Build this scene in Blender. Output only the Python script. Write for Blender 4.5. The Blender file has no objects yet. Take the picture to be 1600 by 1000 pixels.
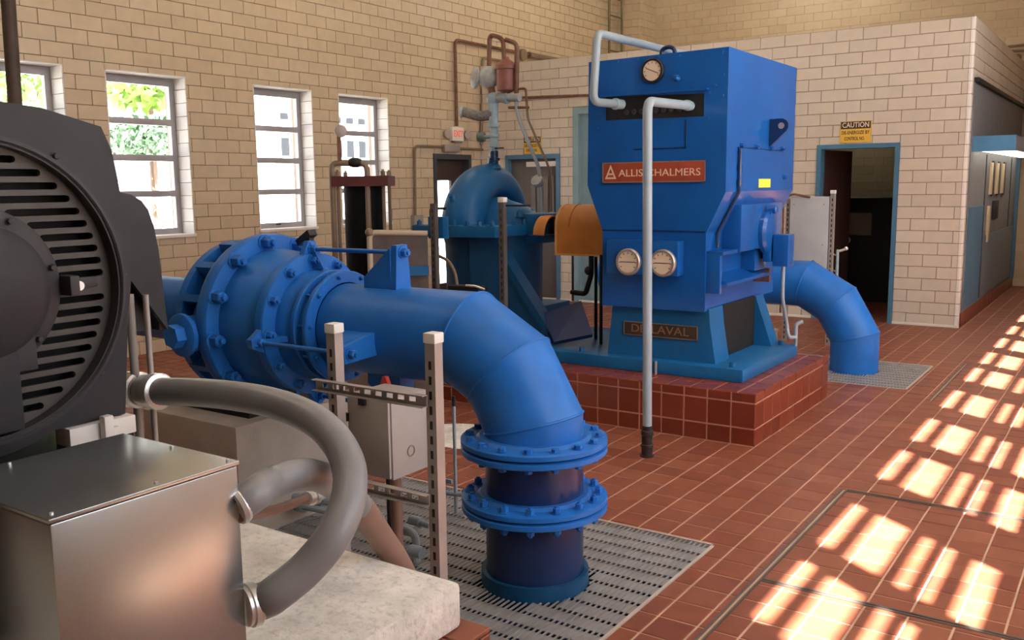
import bpy, bmesh, math, random
from mathutils import Vector, Matrix
random.seed(7)
C = bpy.context.scene.collection
sc = bpy.context.scene
PI = math.pi

# ---------------------------------------------------------------- camera, sky, sun, exposure
F = Vector((-0.557663, 0.817412, -0.144393))
RT = Vector((0.826979, 0.562110, -0.011775))
UP = Vector((-0.071540, 0.125977, 0.989450))
CAM = Vector((0, 0, 1.62))
FPX = 1440.2
cd = bpy.data.cameras.new('camera')
cd.sensor_width = 36.0
cd.lens = 36.0 * FPX / 1600.0
cd.clip_start = 0.05
cd.clip_end = 300
cam = bpy.data.objects.new('camera', cd)
C.objects.link(cam)
m4 = Matrix((RT, UP, -F)).transposed().to_4x4()
m4.translation = CAM
cam.matrix_world = m4
sc.camera = cam

w = bpy.data.worlds.new('world')
sc.world = w
w.use_nodes = True
nt = w.node_tree
nt.nodes.clear()
wo = nt.nodes.new('ShaderNodeOutputWorld')
bg = nt.nodes.new('ShaderNodeBackground')
sky = nt.nodes.new('ShaderNodeTexSky')
sky.sky_type = 'NISHITA'
sky.sun_disc = False
sky.sun_elevation = math.radians(58)
sky.sun_rotation = math.radians(126.4)
sky.altitude = 100
sky.dust_density = 3.0
hs = nt.nodes.new('ShaderNodeHueSaturation')
hs.inputs['Saturation'].default_value = 0.35
nt.links.new(sky.outputs[0], hs.inputs['Color'])
nt.links.new(hs.outputs[0], bg.inputs[0])
bg.inputs[1].default_value = 1.9
nt.links.new(bg.outputs[0], wo.inputs[0])

SUN = Vector((-0.5, 0.369, -1.0)).normalized()
sd = bpy.data.lights.new('sun', 'SUN')
sd.energy = 130
sd.angle = math.radians(.65)
sd.color = (1.0, 0.95, 0.87)
so = bpy.data.objects.new('sun', sd)
C.objects.link(so)
so.rotation_euler = SUN.to_track_quat('-Z', 'Y').to_euler()
so.location = (6, -4, 12)

# added fill lights, unseen under the ceiling, to brighten the upper walls
FILL_POWER = 75
for lx, ly in ((-6.2, 2.0), (-6.2, 7.0), (-6.2, 12.0), (-1.4, 0.5), (-1.4, 5.5), (-4.4, 14.6)):
    ld = bpy.data.lights.new('fill_light', 'POINT')
    ld.shadow_soft_size = 0.3
    ld.energy = FILL_POWER
    ld.color = (1.0, 0.92, 0.80)
    lo = bpy.data.objects.new('fill_light', ld)
    C.objects.link(lo)
    lo.location = (lx, ly, 5.4)

vs = sc.view_settings
vs.view_transform = 'Standard'
vs.look = 'None'
vs.gamma = 1
vs.use_curve_mapping = False
vs.exposure = -0.5

# the sky's light is sampled through the window openings
def portal(x, y0, y1, z0, z1, sx):
    pd = bpy.data.lights.new('sky_portal', 'AREA'); pd.shape = 'RECTANGLE'; pd.cycles.is_portal = True
    pd.size = y1 - y0; pd.size_y = z1 - z0
    po = bpy.data.objects.new('sky_portal', pd); C.objects.link(po)
    m_ = Matrix(((0, 0, -sx, x), (sx, 0, 0, (y0 + y1) / 2), (0, 1, 0, (z0 + z1) / 2), (0, 0, 0, 1))) if False else None
    po.matrix_world = Matrix.Translation((x, (y0 + y1) / 2, (z0 + z1) / 2)) @ Vector((sx, 0, 0)).to_track_quat('-Z', 'Z').to_matrix().to_4x4()
portal(1.32, 1.4, 10.95, 3.15, 4.83, -1)
portal(1.32, 1.4, 8.0, 1.12, 2.78, -1)
portal(-8.48, 3.85, 9.2, 1.1, 2.8, 1)

# ---------------------------------------------------------------- helpers
def project(p):
    d = Vector(p) - CAM
    z = d.dot(F)
    if z < 0.1:
        return None
    return 800 + FPX * d.dot(RT) / z, 500 - FPX * d.dot(UP) / z

def ray(px, py):
    return F + RT * ((px - 800) / FPX) - UP * ((py - 500) / FPX)
def dep(px, py, t):                       # a point at a distance t along the view axis
    return CAM + ray(px, py) * t
def onX(px, py, v):
    d = ray(px, py); return CAM + d * ((v - CAM.x) / d.x)
def onY(px, py, v):
    d = ray(px, py); return CAM + d * ((v - CAM.y) / d.y)
def onZ(px, py, v=0.0):
    d = ray(px, py); return CAM + d * ((v - CAM.z) / d.z)

MATS = {}
def mat(name, col, rough=0.5, metal=0.0, var=0.08, scale=6.0, bump=0.0, bscale=40.0, dirt=None, dscale=2.0, damt=0.5, coat=0.0, spec=0.5):
    if name in MATS:
        return MATS[name]
    m = bpy.data.materials.new(name)
    m.use_nodes = True
    n = m.node_tree.nodes; L = m.node_tree.links
    b = n['Principled BSDF']
    b.inputs['Roughness'].default_value = rough
    b.inputs['Metallic'].default_value = metal
    b.inputs['Specular IOR Level'].default_value = spec
    if coat:
        b.inputs['Coat Weight'].default_value = coat
        b.inputs['Coat Roughness'].default_value = 0.10
    g = n.new('ShaderNodeNewGeometry')
    nz = n.new('ShaderNodeTexNoise'); nz.inputs['Scale'].default_value = scale; nz.inputs['Detail'].default_value = 5
    L.new(g.outputs['Position'], nz.inputs['Vector'])
    mr = n.new('ShaderNodeMapRange')
    mr.inputs['From Min'].default_value = 0.3; mr.inputs['From Max'].default_value = 0.7
    mr.inputs['To Min'].default_value = 1 - var; mr.inputs['To Max'].default_value = 1 + var
    L.new(nz.outputs['Fac'], mr.inputs['Value'])
    mx = n.new('ShaderNodeVectorMath'); mx.operation = 'SCALE'
    mx.inputs[0].default_value = col
    L.new(mr.outputs[0], mx.inputs['Scale'])
    out = mx.outputs[0]
    if dirt:
        n2 = n.new('ShaderNodeTexNoise'); n2.inputs['Scale'].default_value = dscale; n2.inputs['Detail'].default_value = 8
        n2.inputs['Roughness'].default_value = 0.7
        L.new(g.outputs['Position'], n2.inputs['Vector'])
        r2 = n.new('ShaderNodeMapRange'); r2.inputs['From Min'].default_value = 0.5; r2.inputs['From Max'].default_value = 0.72
        r2.inputs['To Max'].default_value = damt
        L.new(n2.outputs['Fac'], r2.inputs['Value'])
        mm = n.new('ShaderNodeMix'); mm.data_type = 'RGBA'
        L.new(r2.outputs[0], mm.inputs['Factor']); L.new(out, mm.inputs['A']); mm.inputs['B'].default_value = (*dirt, 1)
        out = mm.outputs['Result']
    L.new(out, b.inputs['Base Color'])
    if bump:
        n3 = n.new('ShaderNodeTexNoise'); n3.inputs['Scale'].default_value = bscale; n3.inputs['Detail'].default_value = 4
        L.new(g.outputs['Position'], n3.inputs['Vector'])
        bp = n.new('ShaderNodeBump'); bp.inputs['Strength'].default_value = bump; bp.inputs['Distance'].default_value = 0.01
        L.new(n3.outputs['Fac'], bp.inputs['Height']); L.new(bp.outputs[0], b.inputs['Normal'])
    MATS[name] = m
    return m

def piece_mat(name, cols, rough, spec=0.5, bump=0.0, bscale=60, wear=0.10):
    """each tile or block takes a shade of its own from a ramp of fired colours"""
    m = bpy.data.materials.new(name); m.use_nodes = True
    n = m.node_tree.nodes; L = m.node_tree.links; b = n['Principled BSDF']
    b.inputs['Roughness'].default_value = rough; b.inputs['Specular IOR Level'].default_value = spec
    oi = n.new('ShaderNodeObjectInfo'); g = n.new('ShaderNodeNewGeometry')
    ad = n.new('ShaderNodeMath'); ad.operation = 'ADD'
    L.new(oi.outputs['Random'], ad.inputs[0]); L.new(g.outputs['Random Per Island'], ad.inputs[1])
    fr = n.new('ShaderNodeMath'); fr.operation = 'FRACT'; L.new(ad.outputs[0], fr.inputs[0])
    cr = n.new('ShaderNodeValToRGB')
    els = cr.color_ramp.elements
    els[0].color = (*cols[0], 1); els[1].color = (*cols[-1], 1)
    for i, c in enumerate(cols[1:-1]):
        e = els.new((i + 1) / (len(cols) - 1)); e.color = (*c, 1)
    L.new(fr.outputs[0], cr.inputs[0])
    nz = n.new('ShaderNodeTexNoise'); nz.inputs['Scale'].default_value = 9; nz.inputs['Detail'].default_value = 6
    L.new(g.outputs['Position'], nz.inputs['Vector'])
    mr = n.new('ShaderNodeMapRange'); mr.inputs['From Min'].default_value = .3; mr.inputs['From Max'].default_value = .7
    mr.inputs['To Min'].default_value = 1 - wear; mr.inputs['To Max'].default_value = 1 + wear
    L.new(nz.outputs['Fac'], mr.inputs['Value'])
    mx = n.new('ShaderNodeVectorMath'); mx.operation = 'SCALE'
    L.new(cr.outputs[0], mx.inputs[0]); L.new(mr.outputs[0], mx.inputs['Scale'])
    L.new(mx.outputs[0], b.inputs['Base Color'])
    if bump:
        n3 = n.new('ShaderNodeTexNoise'); n3.inputs['Scale'].default_value = bscale
        L.new(g.outputs['Position'], n3.inputs['Vector'])
        bp = n.new('ShaderNodeBump'); bp.inputs['Strength'].default_value = bump; bp.inputs['Distance'].default_value = .004
        L.new(n3.outputs['Fac'], bp.inputs['Height']); L.new(bp.outputs[0], b.inputs['Normal'])
    MATS[name] = m
    return m

def emit(name, col, s):
    m = bpy.data.materials.new(name); m.use_nodes = True
    b = m.node_tree.nodes['Principled BSDF']
    b.inputs['Base Color'].default_value = (*col, 1)
    b.inputs['Emission Color'].default_value = (*col, 1); b.inputs['Emission Strength'].default_value = s
    MATS[name] = m
    return m

def glass(name, tint=(1, 1, 1)):
    m = bpy.data.materials.new(name); m.use_nodes = True
    n = m.node_tree.nodes; L = m.node_tree.links; n.clear()
    o = n.new('ShaderNodeOutputMaterial'); mx = n.new('ShaderNodeMixShader')
    t = n.new('ShaderNodeBsdfTransparent'); t.inputs[0].default_value = (*tint, 1)
    gl = n.new('ShaderNodeBsdfGlossy'); gl.inputs['Roughness'].default_value = 0.02
    lw = n.new('ShaderNodeLayerWeight'); lw.inputs[0].default_value = 0.5
    pw = n.new('ShaderNodeMath'); pw.operation = 'POWER'; pw.inputs[1].default_value = 4.0
    ma = n.new('ShaderNodeMath'); ma.operation = 'MULTIPLY_ADD'; ma.inputs[1].default_value = 0.6; ma.inputs[2].default_value = 0.03
    L.new(lw.outputs['Facing'], pw.inputs[0]); L.new(pw.outputs[0], ma.inputs[0])
    L.new(ma.outputs[0], mx.inputs[0]); L.new(t.outputs[0], mx.inputs[1]); L.new(gl.outputs[0], mx.inputs[2])
    L.new(mx.outputs[0], o.inputs[0])
    return m

# palette (linear)
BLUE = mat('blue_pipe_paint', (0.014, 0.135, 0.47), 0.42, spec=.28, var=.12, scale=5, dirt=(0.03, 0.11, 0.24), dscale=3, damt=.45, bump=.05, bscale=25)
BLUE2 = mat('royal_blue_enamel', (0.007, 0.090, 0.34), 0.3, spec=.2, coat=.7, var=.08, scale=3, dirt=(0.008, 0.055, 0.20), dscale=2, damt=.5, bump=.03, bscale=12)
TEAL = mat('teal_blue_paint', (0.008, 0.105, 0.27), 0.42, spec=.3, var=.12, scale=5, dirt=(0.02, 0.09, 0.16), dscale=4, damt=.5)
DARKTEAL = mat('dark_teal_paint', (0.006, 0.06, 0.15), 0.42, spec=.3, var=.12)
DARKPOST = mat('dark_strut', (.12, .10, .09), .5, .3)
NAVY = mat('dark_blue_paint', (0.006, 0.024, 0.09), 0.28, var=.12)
FRAMEBLUE = mat('door_frame_blue', (0.06, 0.17, 0.28), 0.45)
PALEBLUE = mat('pale_blue_frame', (0.22, 0.34, 0.38), 0.5)
CHAR = mat('charcoal_enamel', (0.030, 0.029, 0.033), 0.5, spec=.25, var=.10, scale=14, bump=.06, bscale=60)
SLATGREY = mat('grey_brown_slats', (0.075, 0.068, 0.062), 0.5, spec=.3, var=.15)
CHAR2 = mat('charcoal_cap', (0.040, 0.039, 0.042), 0.5, spec=.3, var=.08)
BLACK = mat('black_steel', (0.008, 0.008, 0.009), 0.5)
VOID = mat('shade_black', (0.004, 0.004, 0.004), 0.9)  # near-black that holds the shade of pits, slots and gaps
GALV = mat('galvanised_sheet', (0.46, 0.49, 0.51), 0.27, 0.92, var=.04, scale=6, bump=.015, bscale=9)
ZINC = mat('zinc_strut', (0.38, 0.34, 0.31), 0.5, 0.45, var=.1)
STEEL = mat('bright_steel', (0.82, 0.81, 0.79), 0.32, 0.7, var=.05)
GREYPIPE = mat('grey_painted_pipe', (0.30, 0.36, 0.40), 0.42, var=.08)
FLEX = mat('grey_flexible_conduit', (0.25, 0.25, 0.255), 0.36, var=.08, scale=10, bump=.05, bscale=60)
FLEXBROWN = mat('brown_flexible_conduit', (0.26, 0.16, 0.12), 0.55, var=.15)
CONC = mat('cast_concrete', (0.74, 0.70, 0.63), 0.85, var=.18, scale=9, dirt=(0.38, 0.34, 0.29), dscale=42, damt=.75, bump=.35, bscale=60)
CONC2 = mat('smooth_concrete', (0.42, 0.36, 0.30), 0.8, var=.1, scale=6, bump=.12)
PVCWHITE = mat('white_plastic', (0.80, 0.77, 0.72), 0.5, var=.03)
BEIGEBOX = mat('beige_enclosure', (0.36, 0.32, 0.29), 0.5, var=.06)
GREYBOX = mat('grey_enclosure', (0.44, 0.45, 0.46), 0.45, var=.06)
ORANGE = mat('orange_guard_paint', (0.52, 0.20, 0.035), 0.5, var=.12, scale=12, dirt=(0.36, 0.15, 0.04), dscale=6, damt=.5)
RUST = mat('rusty_brown_pipe', (0.16, 0.07, 0.04), 0.65, var=.3, scale=20)
RUSTCAN = mat('rust_red_can', (0.24, 0.085, 0.06), 0.55, var=.2, scale=14)
MAROON = mat('maroon_plate', (0.09, 0.02, 0.018), 0.5, var=.15)
BRONZE = mat('bronze_conduit', (0.20, 0.14, 0.09), 0.5, var=.15)
PALEVALVE = mat('pale_valve_paint', (0.42, 0.46, 0.44), 0.5, var=.15, scale=20, dirt=(.2, .09, .06), dscale=9, damt=.5)
PALEPIPE = mat('pale_blue_pipe', (0.34, 0.46, 0.50), 0.5, var=.12, scale=20)
TANK = mat('brown_tank_steel', (0.085, 0.062, 0.052), 0.55, var=.25, scale=7, dirt=(.22, .08, .05), dscale=9, damt=.5)
WINMET = mat('aluminium_sash', (0.36, 0.34, 0.35), 0.45, 0.4, var=.05)
WINWHITE = mat('white_reveal', (0.78, 0.74, 0.68), 0.5, var=.05)
YELLOW = mat('yellow_sign', (0.72, 0.45, 0.06), 0.55, var=.08)
SIGNBLACK = mat('sign_black', (0.04, 0.022, 0.012), 0.6)
SIGNCREAM = mat('sign_cream', (0.75, 0.62, 0.48), 0.6)
PLATERED = mat('name_plate_red', (0.32, 0.055, 0.025), 0.4, var=.1)
PLATETEXT = mat('name_plate_letters', (0.75, 0.52, 0.38), 0.4)
BRASSTXT = mat('bronze_letters', (0.32, 0.18, 0.10), 0.4, 0.5)
DIAL = mat('dial_cream', (0.72, 0.58, 0.42), 0.5)
DIALINK = mat('dial_ink', (0.08, 0.04, 0.03), 0.6)
RED = mat('red_paint', (0.55, 0.06, 0.04), 0.45)
LABELY = mat('yellow_label', (0.85, 0.78, 0.08), 0.5)
PANELGREY = mat('control_panel_grey', (0.19, 0.20, 0.21), 0.5, spec=.2, var=.08)
GRATE = mat('grating_steel', (0.29, 0.275, 0.265), 0.55, 0.35, var=.15, scale=10)
GROUT = mat('floor_grout', (0.50, 0.31, 0.21), 0.85, var=.12)
PADGROUT = mat('pad_grout', (0.50, 0.25, 0.16), .85, var=.1)
MORTAR = mat('wall_mortar', (0.27, 0.20, 0.145), 0.9, var=.08)
CEIL = mat('ceiling_plaster', (0.62, 0.55, 0.45), 0.9)
PLASTER = mat('warm_plaster_wall', (0.56, 0.43, 0.30), 0.8, var=.05)
LEAF = mat('leaf_green', (0.20, 0.34, 0.06), 0.6, var=.4, scale=3)
LEAF2 = mat('leaf_dark_green', (0.045, 0.11, 0.05), 0.6, var=.4, scale=3)
BARK = mat('bark', (0.10, 0.07, 0.05), 0.9)
WHITEWALL = mat('white_facade', (0.80, 0.79, 0.77), 0.8, var=.03)
GREYWIN = mat('facade_window_glass', (0.014, 0.016, 0.02), 0.6, spec=.1)
ASPHALT = mat('pale_pavement', (0.55, 0.54, 0.52), 0.9)
TILE = piece_mat('quarry_tile', [(0.195, 0.058, 0.032), (0.215, 0.068, 0.038), (0.205, 0.060, 0.031), (0.245, 0.082, 0.044), (0.175, 0.049, 0.029)], 0.45, spec=.3, bump=.08)
TILED = piece_mat('plinth_tile', [(0.17, 0.03, 0.016), (0.20, 0.036, 0.018), (0.16, 0.026, 0.013), (0.22, 0.045, 0.022)], 0.28, spec=.5, bump=.05)
BLOCK = piece_mat('glazed_block', [(0.57, 0.455, 0.305), (0.60, 0.48, 0.325), (0.54, 0.43, 0.29), (0.61, 0.495, 0.345), (0.56, 0.44, 0.29)], 0.34, spec=.45, wear=.05)
BLOCKP = piece_mat('pale_glazed_block', [(0.60, 0.53, 0.435), (0.64, 0.565, 0.465), (0.585, 0.52, 0.43), (0.655, 0.585, 0.495)], 0.34, spec=.45, wear=.04)
GLASS = glass('window_glass')
LAMPGLOW = emit('lamp_glow', (1.0, 0.93, 0.78), 4.0)
EXITRED = emit('exit_sign_red', (0.9, 0.16, 0.10), 0.5)

class B:
    def __init__(s):
        s.bm = bmesh.new()
    def box(s, x0, x1, y0, y1, z0, z1, bev=0.0):
        r = bmesh.ops.create_cube(s.bm, size=1.0)
        vs_ = r['verts']
        for v in vs_:
            v.co = Vector((x0 + (v.co.x + .5) * (x1 - x0), y0 + (v.co.y + .5) * (y1 - y0), z0 + (v.co.z + .5) * (z1 - z0)))
        if bev:
            es = list({e for v in vs_ for e in v.link_edges})
            bmesh.ops.bevel(s.bm, geom=es, offset=bev, segments=2, affect='EDGES', profile=.6)
        return s
    def obox(s, c, ax, ay, az, sx, sy, sz):            # oriented box: centre, axes, full sizes
        ax, ay, az = Vector(ax).normalized(), Vector(ay).normalized(), Vector(az).normalized()
        r = bmesh.ops.create_cube(s.bm, size=1.0)
        for v in r['verts']:
            v.co = Vector(c) + ax * v.co.x * sx + ay * v.co.y * sy + az * v.co.z * sz
        return s
    def lathe(s, o, d, prof, seg=32, cap=True):
        o = Vector(o); d = Vector(d).normalized()
        a = d.orthogonal().normalized(); b = d.cross(a)
        rings = []
        for t, r in prof:
            if r < 1e-6:
                rings.append([s.bm.verts.new(o + d * t)])
            else:
                rings.append([s.bm.verts.new(o + d * t + (a * math.cos(2 * PI * i / seg) + b * math.sin(2 * PI * i / seg)) * r) for i in range(seg)])
        for p, q in zip(rings, rings[1:]):
            for i in range(seg):
                j = (i + 1) % seg
                if len(p) == 1 and len(q) == 1:
                    continue
                if len(p) == 1:
                    s.bm.faces.new((p[0], q[j], q[i]))
                elif len(q) == 1:
                    s.bm.faces.new((p[i], p[j], q[0]))
                else:
                    s.bm.faces.new((p[i], p[j], q[j], q[i]))
        if cap:
            if len(rings[0]) > 1: s.bm.faces.new(rings[0][::-1])
            if len(rings[-1]) > 1: s.bm.faces.new(rings[-1])
        return s
    def cyl(s, p0, p1, r0, r1=None, seg=20):
        p0, p1 = Vector(p0), Vector(p1)
        return s.lathe(p0, p1 - p0, [(0, r0), ((p1 - p0).length, r0 if r1 is None else r1)], seg)
    def ring(s, o, d, ri, ro, h, seg=40):              # flat washer-like ring
        return s.lathe(o, d, [(0, ri), (0, ro), (h, ro), (h, ri), (0, ri)], seg, cap=False)
    def tube(s, pts, r, seg=12, fillet=0.0, n=6):
        P = [Vector(p) for p in pts]
        if fillet:
            Q = [P[0]]
            for a, b, c in zip(P, P[1:], P[2:]):
                u = (a - b); v = (c - b)
                f = min(fillet, u.length * .48, v.length * .48)
                p, q = b + u.normalized() * f, b + v.normalized() * f
                for i in range(n + 1):
                    t = i / n
                    Q.append(p * (1 - t) ** 2 + b * 2 * t * (1 - t) + q * t * t)
            Q.append(P[-1]); P = Q
        tn = []
        for i in range(len(P)):
            a = P[max(i - 1, 0)]; b = P[min(i + 1, len(P) - 1)]
            tn.append((b - a).normalized())
        nrm = tn[0].orthogonal().normalized()
        rings = []
        for i, p in enumerate(P):
            if i:
                nrm = (nrm - tn[i] * nrm.dot(tn[i])).normalized()
            bn = tn[i].cross(nrm)
            rings.append([s.bm.verts.new(p + (nrm * math.cos(2 * PI * k / seg) + bn * math.sin(2 * PI * k / seg)) * r) for k in range(seg)])
        for p, q in zip(rings, rings[1:]):
            for k in range(seg):
                j = (k + 1) % seg
                s.bm.faces.new((p[k], p[j], q[j], q[k]))
        s.bm.faces.new(rings[0][::-1]); s.bm.faces.new(rings[-1])
        return s
    def prism(s, poly, vec):
        v0 = [s.bm.verts.new(Vector(p)) for p in poly]
        v1 = [s.bm.verts.new(Vector(p) + Vector(vec)) for p in poly]
        n = len(poly)
        s.bm.faces.new(v0[::-1]); s.bm.faces.new(v1)
        for i in range(n):
            j = (i + 1) % n
            s.bm.faces.new((v0[i], v0[j], v1[j], v1[i]))
        return s
    def loft(s, rings, cap=True):
        R = [[s.bm.verts.new(Vector(p)) for p in r] for r in rings]
        for p, q in zip(R, R[1:]):
            n = len(p)
            for k in range(n):
                j = (k + 1) % n
                s.bm.faces.new((p[k], p[j], q[j], q[k]))
        if cap:
            s.bm.faces.new(R[0][::-1]); s.bm.faces.new(R[-1])
        return s
    def ball(s, c, r, seg=16, sq=(1, 1, 1)):
        q = bmesh.ops.create_uvsphere(s.bm, u_segments=seg, v_segments=seg // 2, radius=r)
        for v in q['verts']:
            v.co = Vector(c) + Vector((v.co.x * sq[0], v.co.y * sq[1], v.co.z * sq[2]))
        return s
    def mesh(s, name, m, smooth=True, ang=35):
        bmesh.ops.recalc_face_normals(s.bm, faces=s.bm.faces)
        me = bpy.data.meshes.new(name)
        s.bm.to_mesh(me); s.bm.free()
        me.materials.append(m)
        if smooth:
            me.shade_smooth()
            me.set_sharp_from_angle(angle=math.radians(ang))
        return me
    def done(s, name, m, parent=None, label=None, kind=None, smooth=True, ang=35):
        return link(name, s.mesh(name, m, smooth, ang), parent, label, kind)

def link(name, me, parent=None, label=None, kind=None, mw=None):
    o = bpy.data.objects.new(name, me)
    C.objects.link(o)
    if parent is not None:
        o.parent = parent
        if parent.get('_root') is not None:
            o.matrix_parent_inverse = Matrix.Translation(-Vector(parent['_root']))
    if mw is not None:
        o.matrix_basis = mw
    if label: o['label'] = label
    if kind: o['kind'] = kind
    return o

def thing(name, label, cat, loc, group=None):
    o = bpy.data.objects.new(name, None)
    C.objects.link(o)
    o.empty_display_size = .1
    o.location = loc
    o['_root'] = list(loc)
    o['label'] = label; o['category'] = cat
    if group: o['group'] = group
    return o

def tag(o, label, cat, group=None):
    o['label'] = label; o['category'] = cat
    if group: o['group'] = group
    return o

_bolts = {}
def bolt(parent, pos, d, r=.016, h=.022, m=None, stud=True, name='bolt'):
    m = m or BLUE
    k = (round(r, 4), round(h, 4), m.name, stud)
    if k not in _bolts:
        b = B()
        b.lathe((0, 0, 0), (0, 0, 1), [(0, r * 1.5), (r * .25, r * 1.5)], 12)
        b.lathe((0, 0, r * .25), (0, 0, 1), [(0, r * 1.12), (h, r * 1.12), (h * 1.12, r * .9)], 6)
        if stud: b.cyl((0, 0, h), (0, 0, h * 1.7), r * .55, seg=8)
        _bolts[k] = b.mesh('bolt', m, True, 30)
    q = Vector((0, 0, 1)).rotation_difference(Vector(d).normalized())
    mw = Matrix.Translation(Vector(pos)) @ q.to_matrix().to_4x4() @ Matrix.Rotation(random.random() * PI, 4, 'Z')
    return link(name, _bolts[k], parent, mw=mw)

def bolt_circle(parent, c, d, R, n, side=1, ph=0.0, **kw):
    d = Vector(d).normalized()
    a = Vector((0, 0, 1)) if abs(d.z) < .5 else Vector((1, 0, 0))
    b = d.cross(a)
    for i in range(n):
        t = 2 * PI * i / n + ph
        bolt(parent, Vector(c) + (a * math.cos(t) + b * math.sin(t)) * R, d * side, **kw)

def text(s, size, loc, ux, uy, m, name, parent, extrude=.002, align='CENTER', shear=0, width=None, bold=0.0):
    cu = bpy.data.curves.new(name, 'FONT')
    cu.body = s; cu.size = size; cu.extrude = extrude; cu.align_x = align; cu.align_y = 'CENTER'; cu.shear = shear
    cu.offset = bold
    cu.resolution_u = 3
    t = bpy.data.objects.new(name, cu); C.objects.link(t)
    dg = bpy.context.evaluated_depsgraph_get()
    me = bpy.data.meshes.new_from_object(t.evaluated_get(dg))
    bpy.data.objects.remove(t); bpy.data.curves.remove(cu)
    if width:
        xs = [v.co.x for v in me.vertices]; k = width / (max(xs) - min(xs))
        for v in me.vertices: v.co.x *= k
    me.materials.clear(); me.materials.append(m)
    ux, uy = Vector(ux).normalized(), Vector(uy).normalized(); un = ux.cross(uy)
    mw = Matrix((ux, uy, un)).transposed().to_4x4(); mw.translation = Vector(loc)
    me.transform(mw)
    return link(name, me, parent)

def plate2d(name, outer, holes, th, mw, m, parent):
    """flat plate with cut-outs: filled 2-D curve, thickness th"""
    cu = bpy.data.curves.new(name, 'CURVE'); cu.dimensions = '2D'; cu.fill_mode = 'BOTH'; cu.extrude = th / 2
    for poly in [outer] + holes:
        sp = cu.splines.new('POLY'); sp.points.add(len(poly) - 1)
        for p, q in zip(sp.points, poly): p.co = (q[0], q[1], 0, 1)
        sp.use_cyclic_u = True
    t = bpy.data.objects.new(name, cu); C.objects.link(t)
    dg = bpy.context.evaluated_depsgraph_get()
    me = bpy.data.meshes.new_from_object(t.evaluated_get(dg))
    bpy.data.objects.remove(t); bpy.data.curves.remove(cu)
    me.materials.clear(); me.materials.append(m)
    me.transform(mw)
    return link(name, me, parent)

# --- tiles and blocks: one object each for those that show largest, the rest joined
OCC = [(0, 165, 200, 700), (920, 80, 1245, 580), (0, 690, 375, 1000), (300, 372, 560, 600), (480, 440, 900, 600), (690, 260, 845, 560),
       (500, 600, 690, 760), (760, 560, 910, 900), (300, 640, 560, 800), (375, 800, 720, 1000), (1210, 410, 1370, 580), (1238, 305, 1300, 420)]
_tilemesh = {}
def tile_mesh(wd, ht, th, ch, m):
    k = (round(wd, 3), round(ht, 3), th, ch, m.name)
    if k not in _tilemesh:
        V, Fc = tile_vf(Vector((0, 0, 0)), Vector((1, 0, 0)), Vector((0, 1, 0)), Vector((0, 0, 1)), wd, ht, th, ch)
        me = bpy.data.meshes.new('tile'); me.from_pydata(V, [], Fc); me.materials.append(m)
        _tilemesh[k] = me
    return _tilemesh[k]
def tile_vf(c, u, v, n, wd, ht, th, ch):
    a, b = wd / 2, ht / 2
    def q(x, y, z): return tuple(c + u * x + v * y + n * z)
    V = [q(-a, -b, 0), q(a, -b, 0), q(a, b, 0), q(-a, b, 0),
         q(-a, -b, th - ch), q(a, -b, th - ch), q(a, b, th - ch), q(-a, b, th - ch),
         q(-a + ch, -b + ch, th), q(a - ch, -b + ch, th), q(a - ch, b - ch, th), q(-a + ch, b - ch, th)]
    Fc = [(8, 9, 10, 11)]
    for i in range(4):
        j = (i + 1) % 4
        Fc += [(i, j, 4 + j, 4 + i), (4 + i, 4 + j, 8 + j, 8 + i)]
    return V, Fc
def lay(parent, name, rest_name, rects, origin, u, v, m, th=.012, ch=.003, limit=280, jit=.0008, tilt=.004):
    origin, u, v = Vector(origin), Vector(u), Vector(v); n = u.cross(v)
    sco = []
    for (u0, u1, v0, v1) in rects:
        cs = [project(origin + u * a + v * b) for a, b in ((u0, v0), (u1, v0), (u1, v1), (u0, v1))]
        sarea = 0
        if all(cs):
            x = sum(c[0] for c in cs) / 4; y = sum(c[1] for c in cs) / 4
            if -5 < x < 1605 and -5 < y < 1005 and not any(o[0] < x < o[2] and o[1] < y < o[3] for o in OCC):
                sarea = abs(sum(cs[i][0] * cs[(i + 1) % 4][1] - cs[(i + 1) % 4][0] * cs[i][1] for i in range(4))) / 2
        sco.append((sarea, (u0, u1, v0, v1)))
    sco.sort(key=lambda t: -t[0])
    V, Fc = [], []
    for i, (sa, (u0, u1, v0, v1)) in enumerate(sco):
        wd, ht = u1 - u0, v1 - v0
        if wd < .012 or ht < .012:
            continue
        r1, r2 = random.uniform(-tilt, tilt), random.uniform(-tilt, tilt)
        nn = (n + u * r1 + v * r2).normalized(); uu = (u - nn * u.dot(nn)).normalized(); vv = nn.cross(uu)
        c = origin + u * (u0 + u1) / 2 + v * (v0 + v1) / 2 + n * random.uniform(-jit, jit)
        if i < limit and sa > 25:
            mw = Matrix((uu, vv, nn)).transposed().to_4x4(); mw.translation = c
            link(name, tile_mesh(wd, ht, th, ch, m), parent, mw=mw)
        else:
            a, b = tile_vf(c, uu, vv, nn, wd, ht, th, ch)
            k = len(V); V += a; Fc += [tuple(k + q for q in f) for f in b]
    if V:
        me = bpy.data.meshes.new(rest_name); me.from_pydata(V, [], Fc); me.materials.append(m)
        link(rest_name, me, parent, kind='stuff')
def subtract(rects, holes):
    for (h0, h1, g0, g1) in holes:
        out = []
        for (a, b, c, d) in rects:
            if b <= h0 or a >= h1 or d <= g0 or c >= g1:
                out.append((a, b, c, d)); continue
            if a < h0: out.append((a, h0, c, d))
            if b > h1: out.append((h1, b, c, d))
            if c < g0: out.append((max(a, h0), min(b, h1), c, g0))
            if d > g1: out.append((max(a, h0), min(b, h1), g1, d))
        rects = out
    return rects
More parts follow.
